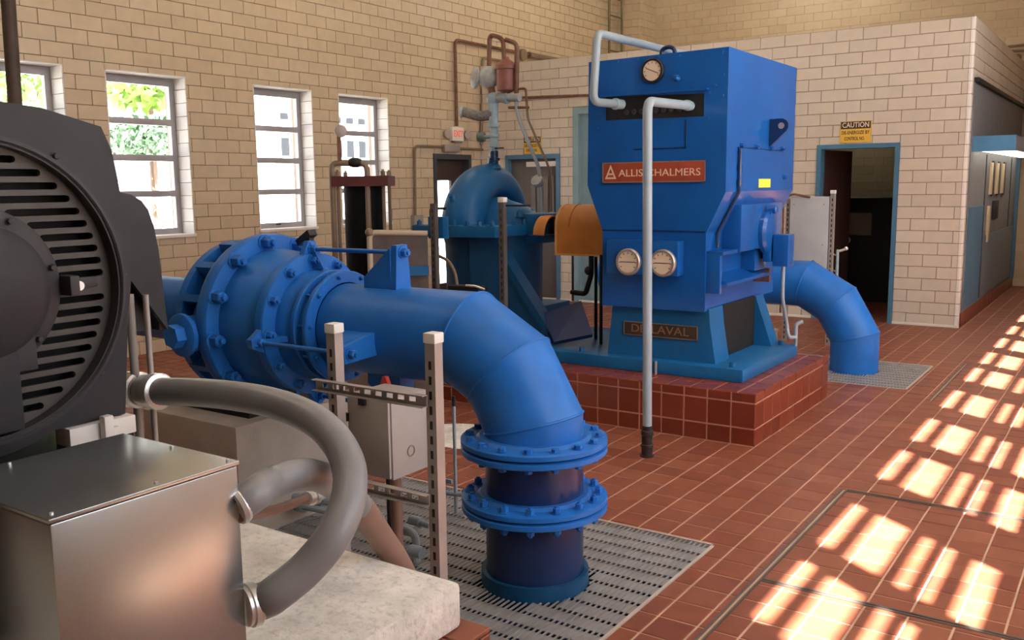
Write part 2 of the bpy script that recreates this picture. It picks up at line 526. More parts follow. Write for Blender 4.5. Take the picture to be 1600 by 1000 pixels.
def bond(u0, u1, v0, v1, L, H, j, off=0.0, half=True, holes=()):
    R = []
    r = 0
    v = v0
    while v < v1 - .01:
        x = u0 - L + off % L + (L / 2 if half and r % 2 else 0)
        while x < u1:
            a, b = max(x + j / 2, u0), min(x + L - j / 2, u1)
            c, d = v + j / 2, min(v + H - j / 2, v1)
            if b - a > .02 and d - c > .02: R.append((a, b, c, d))
            x += L
        v += H; r += 1
    return subtract(R, holes)
def slab_with_holes(bld, axis, p0, p1, u0, u1, v0, v1, holes):
    """wall slab between p0 and p1 on an axis, cut by rectangular openings"""
    us = sorted({u0, u1, *[h for q in holes for h in q[:2] if u0 < h < u1]})
    vs2 = sorted({v0, v1, *[h for q in holes for h in q[2:] if v0 < h < v1]})
    for a, b in zip(us, us[1:]):
        run = None
        for c, d in zip(vs2, vs2[1:]):
            inside = any(h[0] <= a and b <= h[1] and h[2] <= c and d <= h[3] for h in holes)
            if not inside:
                run = (run[0], d) if run else (c, d)
            if (inside or d == vs2[-1]) and run:
                if axis == 'X': bld.box(p0, p1, a, b, run[0], run[1])
                elif axis == 'Y': bld.box(a, b, p0, p1, run[0], run[1])
                else: bld.box(a, b, run[0], run[1], p0, p1)
                run = None

# ---------------------------------------------------------------- the hall
XL, XR, YF, YB, HC = -8.1, 1.2, -3.0, 16.0, 6.0
PY, PX, PH = 11.1, -1.6, 3.3333           # inner room: front face, side face, height
G1 = (-3.35, -1.49, 2.12, 3.79)           # grating at the near pipe
G2 = (-2.62, -1.43, 7.57, 8.67)           # grating at the far pipe
# floor
b = B()
slab_with_holes(b, 'Z', -.25, -.003, XL - .4, XR + .4, YF, YB + .4, [G1, G2])
floor = b.done('floor', GROUT, kind='structure', smooth=False)
P = .158
pads = [(-5.02, -1.88, 5.40, 6.86), (-4.0, -1.49, -.9, 2.07)]
hatch_gap = [(-1.222, -1.190, 2.0, 4.885), (-1.222, 0.2, 4.86, 4.892), (-1.222, .6, 3.535, 3.565), (-1.222, -1.190, 7.28, 8.98)]
R = bond(-4.6, 0.35, .5, 15.98, P, P, .009, off=(-1.41 + 4.6) % P, half=False, holes=[G1, G2] + pads + hatch_gap)
lay(floor, 'floor_tile', 'floor_tiles_beyond', R, (0, 0, -.0115), (1, 0, 0), (0, 1, 0), TILE, th=.012, ch=.002, limit=285, jit=.0006, tilt=.003)
R = bond(XL, -4.6, .5, 11.1, P, P, .009, half=False, holes=pads)
lay(floor, 'floor_tile', 'floor_tiles_far_side', R, (0, 0, -.0115), (1, 0, 0), (0, 1, 0), TILE, th=.012, ch=.002, limit=0)
# steel edge angles of the floor hatches
def edging(name, lab, segs):
    o = B()
    for (x0, x1, y0, y1) in segs:
        if x1 - x0 < y1 - y0:
            o.box(x0, x0 + .009, y0, y1, -.011, .003); o.box(x1 - .009, x1, y0, y1, -.011, .003)
        else:
            o.box(x0, x1, y0, y0 + .009, -.011, .003); o.box(x0, x1, y1 - .009, y1, -.011, .003)
    return o.done(name, mat('hatch_angle_steel', (.13, .11, .10), .5, .5), kind='structure', smooth=False)
edging('trim_1', '', [(-1.222, -1.190, 2.0, 4.885), (-1.190, 0.2, 4.86, 4.892), (-1.190, .6, 3.535, 3.565)])
edging('trim_2', '', [(-1.222, -1.190, 7.28, 8.98)])
# pits under the gratings
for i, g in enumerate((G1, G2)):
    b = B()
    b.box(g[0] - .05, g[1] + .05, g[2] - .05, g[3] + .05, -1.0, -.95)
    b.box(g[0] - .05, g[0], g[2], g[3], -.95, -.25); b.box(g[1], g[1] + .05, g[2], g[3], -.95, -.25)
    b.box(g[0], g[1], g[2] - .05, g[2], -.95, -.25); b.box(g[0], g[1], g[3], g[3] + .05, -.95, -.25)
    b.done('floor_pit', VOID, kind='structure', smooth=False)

# left wall with its four windows
WINS = [(3.90, 4.774), (5.18, 6.071), (6.927, 7.793), (8.218, 9.111)]
WZ0, WZ1 = 1.155, 2.745
D1 = (10.0, 10.86, 0.0, 2.065)            # outside door in the left wall
holes = [(a, c, WZ0, WZ1) for a, c in WINS] + [D1]
b = B(); slab_with_holes(b, 'X', XL - .36, XL - .011, YF - .3, YB + .3, 0, HC, holes)
wl = b.done('wall_left', MORTAR, kind='structure', smooth=False)
R = bond(2.2, YB, 0, 5.6, .303, .1333, .006, off=.11, holes=[(a - .001, c + .001, WZ0, WZ1) for a, c in WINS] + [D1])
lay(wl, 'wall_block', 'wall_blocks_beyond', R, (XL - .012, 0, 0), (0, 1, 0), (0, 0, 1), BLOCK, th=.012, ch=.002, limit=285, jit=.0008, tilt=.003)
for i, (a, c) in enumerate(WINS):
    xo = XL - .19
    fr = B()
    fw = .07
    fr.box(xo - .05, xo, a, a + fw, WZ0, WZ1); fr.box(xo - .05, xo, c - fw, c, WZ0, WZ1)
    fr.box(xo - .05, xo, a + fw, c - fw, WZ0, WZ0 + fw); fr.box(xo - .05, xo, a + fw, c - fw, WZ1 - fw * 1.3, WZ1)
    win = fr.done('window_%d' % (i + 1), WINMET, kind='structure', smooth=False)
    z0, z1 = WZ0 + fw, WZ1 - fw * 1.3
    hh = (z1 - z0) / 4
    for k in range(4):
        gl = B().box(xo - .028, xo - .022, a + fw, c - fw, z0 + hh * k + .02, z0 + hh * (k + 1) - .02)
        gl.done('pane', GLASS, win, smooth=False)
        if k:
            B().box(xo - .06, xo + .008, a + fw, c - fw, z0 + hh * k - .034, z0 + hh * k + .028, .004).done('transom', WINMET, win)
    B().box(xo, xo + .015, (a + c) / 2 - .03, (a + c) / 2 + .03, WZ0 + .045, WZ0 + .06).done('latch', BLACK, win, smooth=False)
    rv = B()      # white glazed reveal blocks round the opening
    rv.box(xo, XL, a, a + .012, WZ0, WZ1); rv.box(xo, XL, a, c, WZ1 - .012, WZ1)
    rv.done('reveal', WINWHITE, win, smooth=False)
    B().box(xo, XL + .012, a - .01, c + .01, WZ0 - .02, WZ0 + .012, .004).done('window_sill', WINWHITE, win)
    Rr = bond(xo, XL, WZ0, WZ1, .30, .1333, .005, half=False)
    lay(win, 'reveal_block', 'reveal_blocks', Rr, (0, c, 0), (1, 0, 0), (0, 0, 1), WINWHITE, th=.012, ch=.002, limit=20)

# outside door in the left wall
def door_frame(name, axis, p, u0, u1, z1, m, fw=.05, dp=.12, proud=.015):
    b = B()
    for (a, c, z0, zz) in ((u0, u0 + fw, 0, z1), (u1 - fw, u1, 0, z1), (u0 + fw, u1 - fw, z1 - fw, z1)):
        if axis == 'X': b.box(p - dp, p + proud, a, c, z0, zz)
        else: b.box(a, c, p - proud, p + dp, z0, zz)
    return b.done(name, m, kind='structure', smooth=False)
DARKDOOR = mat('dark_door_frame', (0.05, 0.055, 0.065), .5)
d1 = door_frame('door_1', 'X', XL, D1[0], D1[1], D1[3], DARKDOOR, .07, .16)
b = B()
b.box(XL - .13, XL - .09, D1[0] + .07, D1[1] - .07, 1.70, D1[3] - .07)
b.box(XL - .13, XL - .09, D1[0] + .07, D1[0] + .13, 0, 1.70); b.box(XL - .13, XL - .09, D1[1] - .36, D1[1] - .07, 0, 1.70)
b.box(XL - .13, XL - .09, D1[0] + .13, D1[1] - .36, 0, .25)
b.done('door_leaf', mat('brown_door', (.045, .026, .02), .5), d1, smooth=False)
B().box(XL - .115, XL - .109, D1[0] + .13, D1[1] - .36, .25, 1.70).done('pane', GLASS, d1, smooth=False)

# partition wall of the inner room
D2 = (-7.65, -6.735, 0, 2.05)
D3 = (-6.52, -5.6, 0, 2.66)
D4 = (-3.212, -2.294, 0, 2.045)
holes = [D2, D3, D4]
b = B(); slab_with_holes(b, 'Y', PY + .011, PY + .16, XL, PX - .011, 0, PH, holes)
wp = b.done('wall_partition', MORTAR, kind='structure', smooth=False)
R = bond(XL, PX - .045, 0, PH, .2965, .1333, .006, off=(-2.446 - XL) % .2965, holes=holes)
lay(wp, 'wall_block', 'wall_blocks_beyond', [(a, c, d, e) for a, c, d, e in R], (0, PY + .012, 0), (1, 0, 0), (0, 0, 1), BLOCKP, th=.012, ch=.002, limit=285, tilt=.003)
# bullnose corner blocks
q = B()
for k in range(25):
    z0, z1 = k * .1333 + .003, (k + 1) * .1333 - .003
    pts = [(PX - .042, PY + .012, z0), (PX - .042, PY, z0)] + [(PX - .025 + .025 * math.sin(t), PY + .025 - .025 * math.cos(t), z0) for t in [i * PI / 10 for i in range(6)]] + [(PX, PY + .042, z0), (PX - .012, PY + .042, z0)]
    q2 = B(); q2.prism(pts, (0, 0, z1 - z0)); q2.done('corner_block', WINWHITE, wp)
B().box(D4[1], PX + .006, PY - .012, PY + .005, 0, .028, .003).done('trim_3', WINWHITE, kind='structure')
B().box(D2[1] - .3, D4[0], PY - .012, PY + .005, 0, .028, .003).done('trim_4', WINWHITE, kind='structure')
d2 = door_frame('door_2', 'Y', PY, D2[0], D2[1], D2[3], FRAMEBLUE, .06, .16)
b = B()
b.box(D2[0] + .06, D2[1] - .06, PY + .06, PY + .10, 0, D2[3] - .06)
b.done('door_leaf', mat('grey_brown_door', (.09, .075, .07), .55), d2, smooth=False)
B().box(D2[0] + .33, D2[1] - .06, PY + .03, PY + .06, D2[3] - .17, D2[3] - .10, .005).done('door_closer', PVCWHITE, d2)
for k in range(4):
    B().box(D2[0] + .40 + k * .105, D2[0] + .475 + k * .105, PY + .045, PY + .06, .9, 1.75).done('louvre_panel', mat('louvre_grey', (.14, .125, .12), .5), d2, smooth=False)
d3 = door_frame('door_3', 'Y', PY, D3[0], D3[1], D3[3], PALEBLUE, .09, .16, .02)
B().box(D3[0] + .09, D3[1] - .09, PY + .06, PY + .10, 0, D3[3] - .09).done('door_leaf', PALEBLUE, d3, smooth=False)
d4 = door_frame('door_4', 'Y', PY, D4[0], D4[1], D4[3], FRAMEBLUE, .05, .18)
B().obox((D4[0] + .09, PY + .55, 1.0), (.12, 1, 0), (0, 0, 1), (1, -.12, 0), .82, 1.98, .045).done('door_leaf', mat('dark_brown_door', (.05, .02, .016), .5), d4, smooth=False)
# side wall of the inner room, with the control board set into it
b = B(); slab_with_holes(b, 'X', PX - .16, PX - .011, PY + .16, YB, 0, PH, [])
ws = b.done('wall_partition_side', MORTAR, kind='structure', smooth=False)
R = bond(PY + .045, YB, 0, PH, .303, .1333, .006, holes=[(11.2, 15.95, 0, 2.69)])
lay(ws, 'wall_block', 'wall_blocks_beyond', R, (PX - .012, 0, 0), (0, 1, 0), (0, 0, 1), BLOCKP, th=.012, ch=.002, limit=120)
R = bond(PY + .05, YB, 0, .16, P, .16, .008, half=False)
lay(ws, 'base_tile', 'base_tiles', R, (PX - .008, 0, 0), (0, 1, 0), (0, 0, 1), TILED, th=.024, ch=.003, limit=60)
B().box(XL, PX - .011, PY + .16, YB, PH - .15, PH - .02).done('ceiling_inner', CEIL, kind='structure', smooth=False)
# back wall
b = B(); b.box(XL - .3, XR + .3, YB + .011, YB + .3, 0, HC)
wb = b.done('wall_back', mat('back_wall_mortar', (.53, .405, .28), .85), kind='structure', smooth=False)
R = bond(XL, XR, 0, 5.6, .303, .1333, .002)
lay(wb, 'wall_block', 'wall_blocks_beyond', R, (0, YB + .012, 0), (1, 0, 0), (0, 0, 1), BLOCK, th=.012, ch=.001, limit=60, jit=.0004)
b = B(); b.box(XL, XL + .45, 15.35, YB, 0, HC)      # pier in the far corner
pier = b.done('pillar_corner', MORTAR, kind='structure', smooth=False)
R = bond(15.35, YB, PH, 5.6, .303, .1333, .005)
lay(pier, 'wall_block', 'wall_blocks_beyond', R, (XL + .45, 0, 0), (0, 1, 0), (0, 0, 1), BLOCK, th=.010, ch=.001, limit=40)
R = bond(XL, XL + .45, PH, 5.6, .303, .1333, .005)
lay(pier, 'wall_block', 'wall_blocks_beyond', R, (0, 15.35, 0), (1, 0, 0), (0, 0, 1), BLOCK, th=.010, ch=.001, limit=40)
# right wall: tall windows that let the sun in, and lower ones
HW = [(y - 1.727, y - 1.727 + .69) for y in (3.17, 4.02, 5.15, 6.05, 7.08, 8.13, 9.0, 9.95, 10.9)]
HW = HW + [(10.2, 10.89)]
holes = [(a, c, 3.18, 4.80) for a, c in HW] + [(a, c, 1.155, 2.745) for a, c in HW if c < 8]
b = B(); slab_with_holes(b, 'X', XR, XR + .10, YF, YB, 0, HC, holes)
b.done('wall_right', PLASTER, kind='structure', smooth=False)
k = 5
for a, c in HW:
    for z0, z1, bars in (((3.18, 4.80, ((3.54, 3.62), (3.785, 3.825), (4.0, 4.08), (4.48, 4.56))), (1.155, 2.745, ((1.53, 1.58), (1.94, 1.99), (2.34, 2.39))))[:2 if c < 8 else 1]):
        fr = B()
        fr.box(XR + .03, XR + .08, a, a + .02, z0, z1); fr.box(XR + .03, XR + .08, c - .02, c, z0, z1)
        for q0, q1 in bars: fr.box(XR + .03, XR + .08, a + .02, c - .02, q0, q1)
        wn = fr.done('window_%d' % k, WINMET, kind='structure', smooth=False); k += 1
        B().box(XR + .05, XR + .056, a + .02, c - .02, z0, z1).done('pane', GLASS, wn, smooth=False)
b = B(); b.box(XL - .3, XR + .3, YF - .3, YF, 0, HC); b.done('wall_front', mat('dark_unseen_wall', (.16, .10, .07), .9), kind='structure', smooth=False)  # unseen wall, coloured dark to keep light off the machines' fronts
b = B(); b.box(XL - .4, XR + .3, YF - .3, YB + .3, HC, HC + .2); b.done('ceiling', CEIL, kind='structure', smooth=False)

# ---------------------------------------------------------------- near pump: the big blue discharge pipe
PYA, PZ, PXV, PR = 3.05, .985, -1.98, .2
RB = .43
pipe = thing('discharge_pipe', 'large blue mitred pipe bending down through bolted flanges into the near floor grating', 'pipe', (PXV, PYA, 0))
def mitre_pts(ang, rad):
    xc, zc = PXV - RB, PZ - RB
    return xc, zc
def circle_at(c, a, bb, r, seg=48):
    return [c + a * math.cos(2 * PI * i / seg) * r + bb * math.sin(2 * PI * i / seg) * r for i in range(seg)]
def mitre_elbow(xv, ya, za, rb, r, xstart, zend, m, parent, names):
    """straight run from xstart along +X, three 30-degree mitres, down to zend"""
    xc, zc = xv - rb, za - rb
    Yv = Vector((0, 1, 0))
    sec = [None]
    def ell(th):      # cut plane through the bend centre at angle th from vertical: an ellipse
        dr = Vector((math.sin(th), 0, math.cos(th)))
        rc = rb / math.cos(math.radians(15))
        return [Vector((xc, ya, zc)) + dr * (rc + math.cos(t) * r / math.cos(math.radians(15))) + Yv * math.sin(t) * r for t in [2 * PI * i / 48 for i in range(48)]]
    cuts = [ell(math.radians(a)) for a in (15, 45, 75)]
    st = [Vector((xstart, p.y, p.z)) for p in [Vector((xstart, ya + math.sin(t) * r, za + math.cos(t) * r)) for t in [2 * PI * i / 48 for i in range(48)]]]
    en = [Vector((xv + math.cos(t) * r, ya + math.sin(t) * r, zend)) for t in [2 * PI * i / 48 for i in range(48)]]
    rings = [st] + cuts + [en]
    for nm, p, q in zip(names, rings, rings[1:]):
        B().loft([p, q]).done(nm, m, parent, ang=25)
    for c in cuts:    # weld beads
        B().tube(c + [c[0]], .005, 6).done('weld_seam', m, parent)
mitre_elbow(PXV, PYA, PZ, RB, PR, -3.02, .60, BLUE, pipe, ['horizontal_run', 'elbow_segment', 'elbow_segment', 'vertical_run'])
Zv = Vector((0, 0, 1))
def flange_pair(zc, parent, nb, ph):
    for s, nm in ((1, 'flange'), (-1, 'flange')):
        f = B()
        z0 = zc + (.004 if s > 0 else -.030)
        f.lathe((PXV, PYA, z0), Zv, [(0, .292), (.004, .298), (.022, .298), (.026, .292)], 56)
        f.lathe((PXV, PYA, zc + s * .030 - (.012 if s < 0 else 0)), Zv, [(0, .235), (.012, .222)] if s > 0 else [(0, .222), (.012, .235)], 48)
        fl = f.done(nm, BLUE, parent)
        bolt_circle(fl, (PXV, PYA, zc + s * .030), Zv, .264, nb, s, ph, r=.0145, h=.013 if zc > .5 else .018, stud=zc < .5)
flange_pair(.585, pipe, 16, .1)
flange_pair(.345, pipe, 16, .12)
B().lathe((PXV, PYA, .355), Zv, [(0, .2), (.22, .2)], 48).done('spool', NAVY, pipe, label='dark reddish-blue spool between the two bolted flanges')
B().lathe((PXV, PYA, -.7), Zv, [(0, .2), (1.03, .2)], 48).done('lower_pipe', NAVY, pipe, label='dark blue lower pipe entering the grating')
B().ring((PXV, PYA, -.005), Zv, .203, .222, .062, 48).done('collar', DARKTEAL, pipe)

# restrained coupling + check valve
val = thing('check_valve', 'bulky blue flanged check valve with big bolts and tie rods beside the grey motor', 'valve', (-3.4, PYA, 0))
Xv = Vector((1, 0, 0))
def xl(prof, seg=56):        # lathe about the pipe axis, profile in (x, r)
    return B().lathe((0, PYA, PZ), Xv, prof, seg)
xl([(-4.6, .17), (-3.76, .17)]).done('inlet_pipe', BLUE, val)
fb = xl([(-3.755, .30), (-3.75, .38), (-3.705, .38), (-3.70, .30)]).done('rear_flange', BLUE, val)
core = xl([(-3.70, .30), (-3.55, .32)]).done('disc_chamber', NAVY, val)
ribs = []
for i in range(14):
    t = 2 * PI * i / 14 + .1
    d = Vector((0, math.cos(t), math.sin(t))); tg = Vector((0, -math.sin(t), math.cos(t)))
    B().obox(Vector((-3.625, PYA, PZ)) + d * .35, Xv, d, tg, .16, .09, .035).done('rib', BLUE, val, smooth=False)
ff = xl([(-3.56, .33), (-3.555, .413), (-3.54, .418), (-3.50, .418), (-3.485, .41), (-3.48, .35)]).done('body_flange', BLUE, val)
bolt_circle(ff, (-3.485, PYA, PZ), Xv, .382, 12, 1, .13, r=.026, h=.045)
xl([(-3.49, .345), (-3.44, .345), (-3.38, .338), (-3.32, .322), (-3.28, .312), (-3.25, .305)]).done('valve_body', BLUE, val)
fs = xl([(-3.255, .29), (-3.25, .332), (-3.21, .335), (-3.20, .33), (-3.195, .27)]).done('outlet_flange', BLUE, val)
bolt_circle(fs, (-3.198, PYA, PZ), Xv, .300, 12, 1, .05, r=.018, h=.028)
xl([(-3.20, .262), (-3.15, .255), (-3.10, .225), (-3.0, .222)]).done('coupling_sleeve', BLUE, val)
for x0 in (-3.105, -3.03):
    f = xl([(x0, .21), (x0, .252), (x0 + .006, .257), (x0 + .022, .257), (x0 + .028, .252), (x0 + .03, .205)]).done('gland_ring', BLUE, val)
    if x0 > -3.05:
        bolt_circle(f, (x0 + .028, PYA, PZ), Xv, .236, 10, 1, .2, r=.009, h=.012)
for i in range(10):
    t = 2 * PI * i / 10 + .2
    p = Vector((0, PYA + math.sin(t) * -.236, PZ + math.cos(t) * .236))
    B().cyl(p + Xv * -3.10, p + Xv * -3.0, .006, seg=8).done('gland_stud', BLUE, val)
# tie-rod lugs
for i, t in enumerate((0.02, PI / 2 + .12, PI, 3 * PI / 2)):
    d = Vector((0, -math.sin(t), math.cos(t))); tg = Vector((0, math.cos(t), math.sin(t)))
    o = Vector((0, PYA, PZ))
    lug = B()
    lug.prism([o + Xv * -3.235 + d * .27 - tg * .085, o + Xv * -3.235 + d * .27 + tg * .085, o + Xv * -3.235 + d * .39 + tg * .02, o + Xv * -3.235 + d * .39 - tg * .02], Xv * .03)
    lug.prism([o + Xv * -3.205 + d * .26 - tg * .012, o + Xv * -3.12 + d * .26 - tg * .012, o + Xv * -3.205 + d * .385 - tg * .012], tg * .024)
    lug.done('flange_lug', BLUE, val, smooth=False)
    lp = B()
    lp.prism([o + Xv * -2.68 + d * .19 - tg * .05, o + Xv * -2.68 + d * .19 + tg * .05, o + Xv * -2.68 + d * .385 + tg * .035, o + Xv * -2.68 + d * .385 - tg * .035], Xv * .03)
    for sg in (-1, 1):
        lp.prism([o + Xv * -2.68 + d * .19 + tg * (sg * .04 - .007), o + Xv * -2.84 + d * .19 + tg * (sg * .04 - .007), o + Xv * -2.84 + d * .24 + tg * (sg * .04 - .007), o + Xv * -2.68 + d * .375 + tg * (sg * .04 - .007)], tg * .014)
    lp.done('pipe_lug', BLUE, pipe, smooth=False)
    B().cyl(o + Xv * -3.28 + d * .352, o + Xv * -2.62 + d * .352, .010, seg=10).done('tie_rod', BLUE, val)
    bolt(val, o + Xv * -2.65 + d * .352, Xv, r=.018, h=.024, name='nut'); bolt(val, o + Xv * -3.205 + d * .352, Xv, r=.018, h=.024, name='nut')
# lever shaft boss on the near side of the valve
bs = B()
bs.lathe((-3.62, PYA - .30, PZ - .03), (0, -1, 0), [(0, .085), (.12, .085), (.13, .07)], 28)
bs.done('shaft_boss', BLUE, val)
B().lathe((-3.62, PYA - .43, PZ - .03), (0, -1, 0), [(0, .10), (.02, .10), (.025, .09)], 28).done('boss_flange', BLUE, val)
B().lathe((-3.62, PYA - .455, PZ - .03), (0, -1, 0), [(0, .055), (.05, .055)], 6).done('shaft_nut', BLUE, val)
B().prism([(-3.66, PYA - .36, PZ + .03), (-3.58, PYA - .36, PZ + .03), (-3.50, PYA - .33, PZ + .24), (-3.56, PYA - .33, PZ + .24)], (0, .035, 0)).done('lever', BLUE, val, smooth=False)
B().obox((-3.3, PYA + .05, PZ + .40), (1, 0, .6), (0, 1, 0), (-.6, 0, 1), .10, .05, .03).obox((-3.28, PYA + .05, PZ + .36), Xv, (0, 1, 0), Zv, .03, .03, .08).done('limit_switch', BLACK, val, smooth=False)
# concrete pier carrying the valve
pr = B(); pr.box(-4.05, -3.345, 2.66, 3.5, -.02, .545, .012)
tag(pr.done('concrete_pier', CONC2), 'beige concrete block under the blue check valve', 'concrete block')
B().box(-3.98, -3.42, 2.80, 3.35, .545, .63).done('saddle_shim', BLACK, val, smooth=False)

# ---------------------------------------------------------------- foreground plinth, motor, junction box
pl = thing('equipment_plinth', 'low brown tiled plinth carrying the pale concrete slab in the foreground', 'plinth', (-2.7, .6, 0))
B().box(-4.0 + .012, -1.50 - .012, -.9, 2.066 - .012, -.02, .324).done('core', GROUT, pl, smooth=False)
R = bond(-4.0, -1.50, -.9, 2.066, P, P, .008, half=False)
lay(pl, 'plinth_tile', 'plinth_tiles_hidden', [r for r in R if r[1] > -1.62 or r[3] > 2.0], (0, 0, .324), (1, 0, 0), (0, 1, 0), TILE, limit=30)
R = bond(-.9, 2.066, 0, .336, P, .16, .008, half=False)
lay(pl, 'plinth_tile', 'plinth_tiles_hidden', R, (-1.512, 0, 0), (0, 1, 0), (0, 0, 1), TILE, limit=30)
R = bond(1.50, 4.0, 0, .336, P, .16, .008, half=False)
lay(pl, 'plinth_tile', 'plinth_tiles_hidden', R, (0, 2.054, 0), (-1, 0, 0), (0, 0, 1), TILE, limit=10)
sl = B(); sl.box(-3.9, -1.572, -.9, 2.024, .336, .474, .018)
tag(sl.done('concrete_slab', CONC), 'pale speckled concrete slab under the galvanised box in the foreground', 'concrete slab')

MY, MZ = 1.055, 1.39
mo = thing('electric_motor', 'large charcoal electric motor with round slotted end cover', 'motor', (-2.8, MY, .474))
B().prism([(-2.3, MY - .50, 1.005), (-2.3, MY + .403, 1.005), (-2.3, MY + .432, 1.264), (-2.3, MY + .45, 1.37), (-2.3, MY + .436, 1.615), (-2.3, MY + .42, 1.726), (-2.3, MY + .394, 1.787), (-2.3, MY + .234, 1.827), (-2.3, MY + .1, 1.838), (-2.3, MY - .1, 1.838), (-2.3, MY - .394, 1.787), (-2.3, MY - .436, 1.615)], (-1.1, 0, 0)).done('hood', CHAR, mo, ang=20)
# end cover ring and slotted plate
B().ring((-2.3, MY, MZ), Xv, .343, .405, .06, 72).done('cover_flange', CHAR, mo) if True else B().lathe((-2.3, MY, MZ), Xv, [(0, .405), (.03, .405), (.055, .397), (.06, .385)], 72).done('cover_flange', CHAR, mo)
B().ring((-2.245, MY, MZ), Xv, .345, .366, .05, 72).done('cover_rim', CHAR2, mo)
B().tube([(-2.193, MY + math.cos(2 * PI * i / 72) * .356, MZ + math.sin(2 * PI * i / 72) * .356) for i in range(73)], .006, 6).done('rim_bead', CHAR2, mo)
outer = [(math.cos(2 * PI * i / 72) * .35, math.sin(2 * PI * i / 72) * .35) for i in range(72)]
slots = []
row = .0318
for k in range(-11, 11):
    z = .004 + row * (k + .5)
    if -.042 < z < .012: continue
    hw = math.sqrt(max(.332 ** 2 - z * z, 0)) - .006
    if hw < .06: continue
    hi = math.sqrt(max(.195 ** 2 - z * z, 0)) if abs(z) < .195 else 0
    segs = [(-hw, -hi - .008), (hi + .008, hw)] if hi else [(-hw, -.09), (.0 - .08, hw)] if False else [(-hw, hw)]
    for a, c in segs:
        if c - a < .05: continue
        r_ = .0088
        slots.append([(a + r_ + math.cos(t) * r_, z + math.sin(t) * r_) for t in [PI / 2 + PI * i / 5 for i in range(6)]] + [(c - r_ + math.cos(t) * r_, z + math.sin(t) * r_) for t in [-PI / 2 + PI * i / 5 for i in range(6)]])
mw = Matrix(((0, 0, 1, -2.235), (1, 0, 0, MY), (0, 1, 0, MZ), (0, 0, 0, 1)))
plate2d('slotted_plate', outer, slots, .010, mw, SLATGREY, mo)
B().cyl((-2.29, MY, MZ), (-2.285, MY, MZ), .34, seg=48).done('slot_shade', VOID, mo)  # near-black disc puts the shade behind the slots into colour
B().lathe((-2.235, MY, MZ), Xv, [(0, .20), (.022, .198), (.03, .186)], 56).done('bearing_ring', CHAR2, mo)
B().lathe((-2.21, MY, MZ), Xv, [(0, .16), (.03, .155), (.045, .13), (.05, 0)], 48).done('bearing_cap', CHAR, mo)
for t in (.25, 1.1, 2.0, 2.9, 3.9, 4.6, 5.5):
    bolt(mo, (-2.206, MY + math.cos(t) * .18, MZ + math.sin(t) * .18), Xv, r=.007, h=.010, m=CHAR2, stud=False)
for t in (.02, .95, 1.5, 2.4, 5.6, 4.3):
    bolt(mo, (-2.24, MY + math.cos(t) * .387, MZ + math.sin(t) * .387), Xv, r=.007, h=.010, m=CHAR2, stud=False)
B().box(-2.225, -2.17, MY + .200, MY + .225, MZ - .028, MZ + .022, .004).box(-2.225, -2.215, MY + .225, MY + .30, MZ - .015, MZ + .012, .003).done('cover_clip', CHAR2, mo)
B().cyl((-2.228, MY + .245, MZ - .008), (-2.205, MY + .245, MZ - .008), .012, seg=12).done('clip_bolt', STEEL, mo)
B().box(-2.228, -2.18, MY - .22, MY + .065, MZ - .335, MZ - .12, .006).done('grease_cover', CHAR, mo)
B().box(-2.228, -2.20, MY - .15, MY + .12, MZ - .20, MZ - .10, .006).done('drain_block', CHAR2, mo)
# side air scoop
sc_pts = [(1.49, 1.63), (1.745, 1.615), (1.79, 1.605), (1.825, 1.585), (1.848, 1.555), (1.864, 1.50), (1.876, 1.42), (1.892, 1.15), (1.763, 1.335), (1.49, 1.34)]
B().prism([(-2.7, y, z) for y, z in sc_pts], (-.02, 0, 0)).prism([(-2.72, y, z) for y, z in sc_pts[:8]] + [(-2.72, 1.875, 1.15)] + [(-2.72, y - .016, z - .014) for y, z in sc_pts[6:0:-1]] + [(-2.72, 1.49, 1.616)], (-.5, 0, 0)).done('air_scoop', CHAR, mo, ang=25)
B().prism([(-2.76, 1.50, 1.15), (-2.76, 1.87, 1.15), (-2.76, 1.86, 1.42), (-2.76, 1.50, 1.58)], (-.02, 0, 0)).done('scoop_baffle', BLACK, mo, smooth=False)
b = B(); b.box(-3.4, -2.285, MY - .55, 1.47, .46, .952)
b.done('base_frame', BLACK, mo, smooth=False)
B().box(-2.35, -2.278, 1.282, 1.475, .952, 1.002, .004).done('slide_rail', PVCWHITE, mo, label='white slide rail under the motor foot')
B().box(-2.276, -2.25, 1.365, 1.392, .945, 1.022, .004).box(-2.276, -2.26, 1.392, 1.415, .950, .985, .003).done('rail_clamp', PVCWHITE, mo)
cb = thing('conduit_riser', 'pair of slim grey vertical conduits behind the bright hose coupling', 'conduit', (-2.53, 1.68, .474))
a1 = dep(212, 600, 2.90); a2 = dep(237, 600, 2.88)
for p, r, nm in ((a1, .0135, 'riser'), (a2, .0095, 'riser')):
    B().cyl((p.x, p.y, .46), (p.x, p.y, 1.30), r, seg=14).done(nm, ZINC, cb)

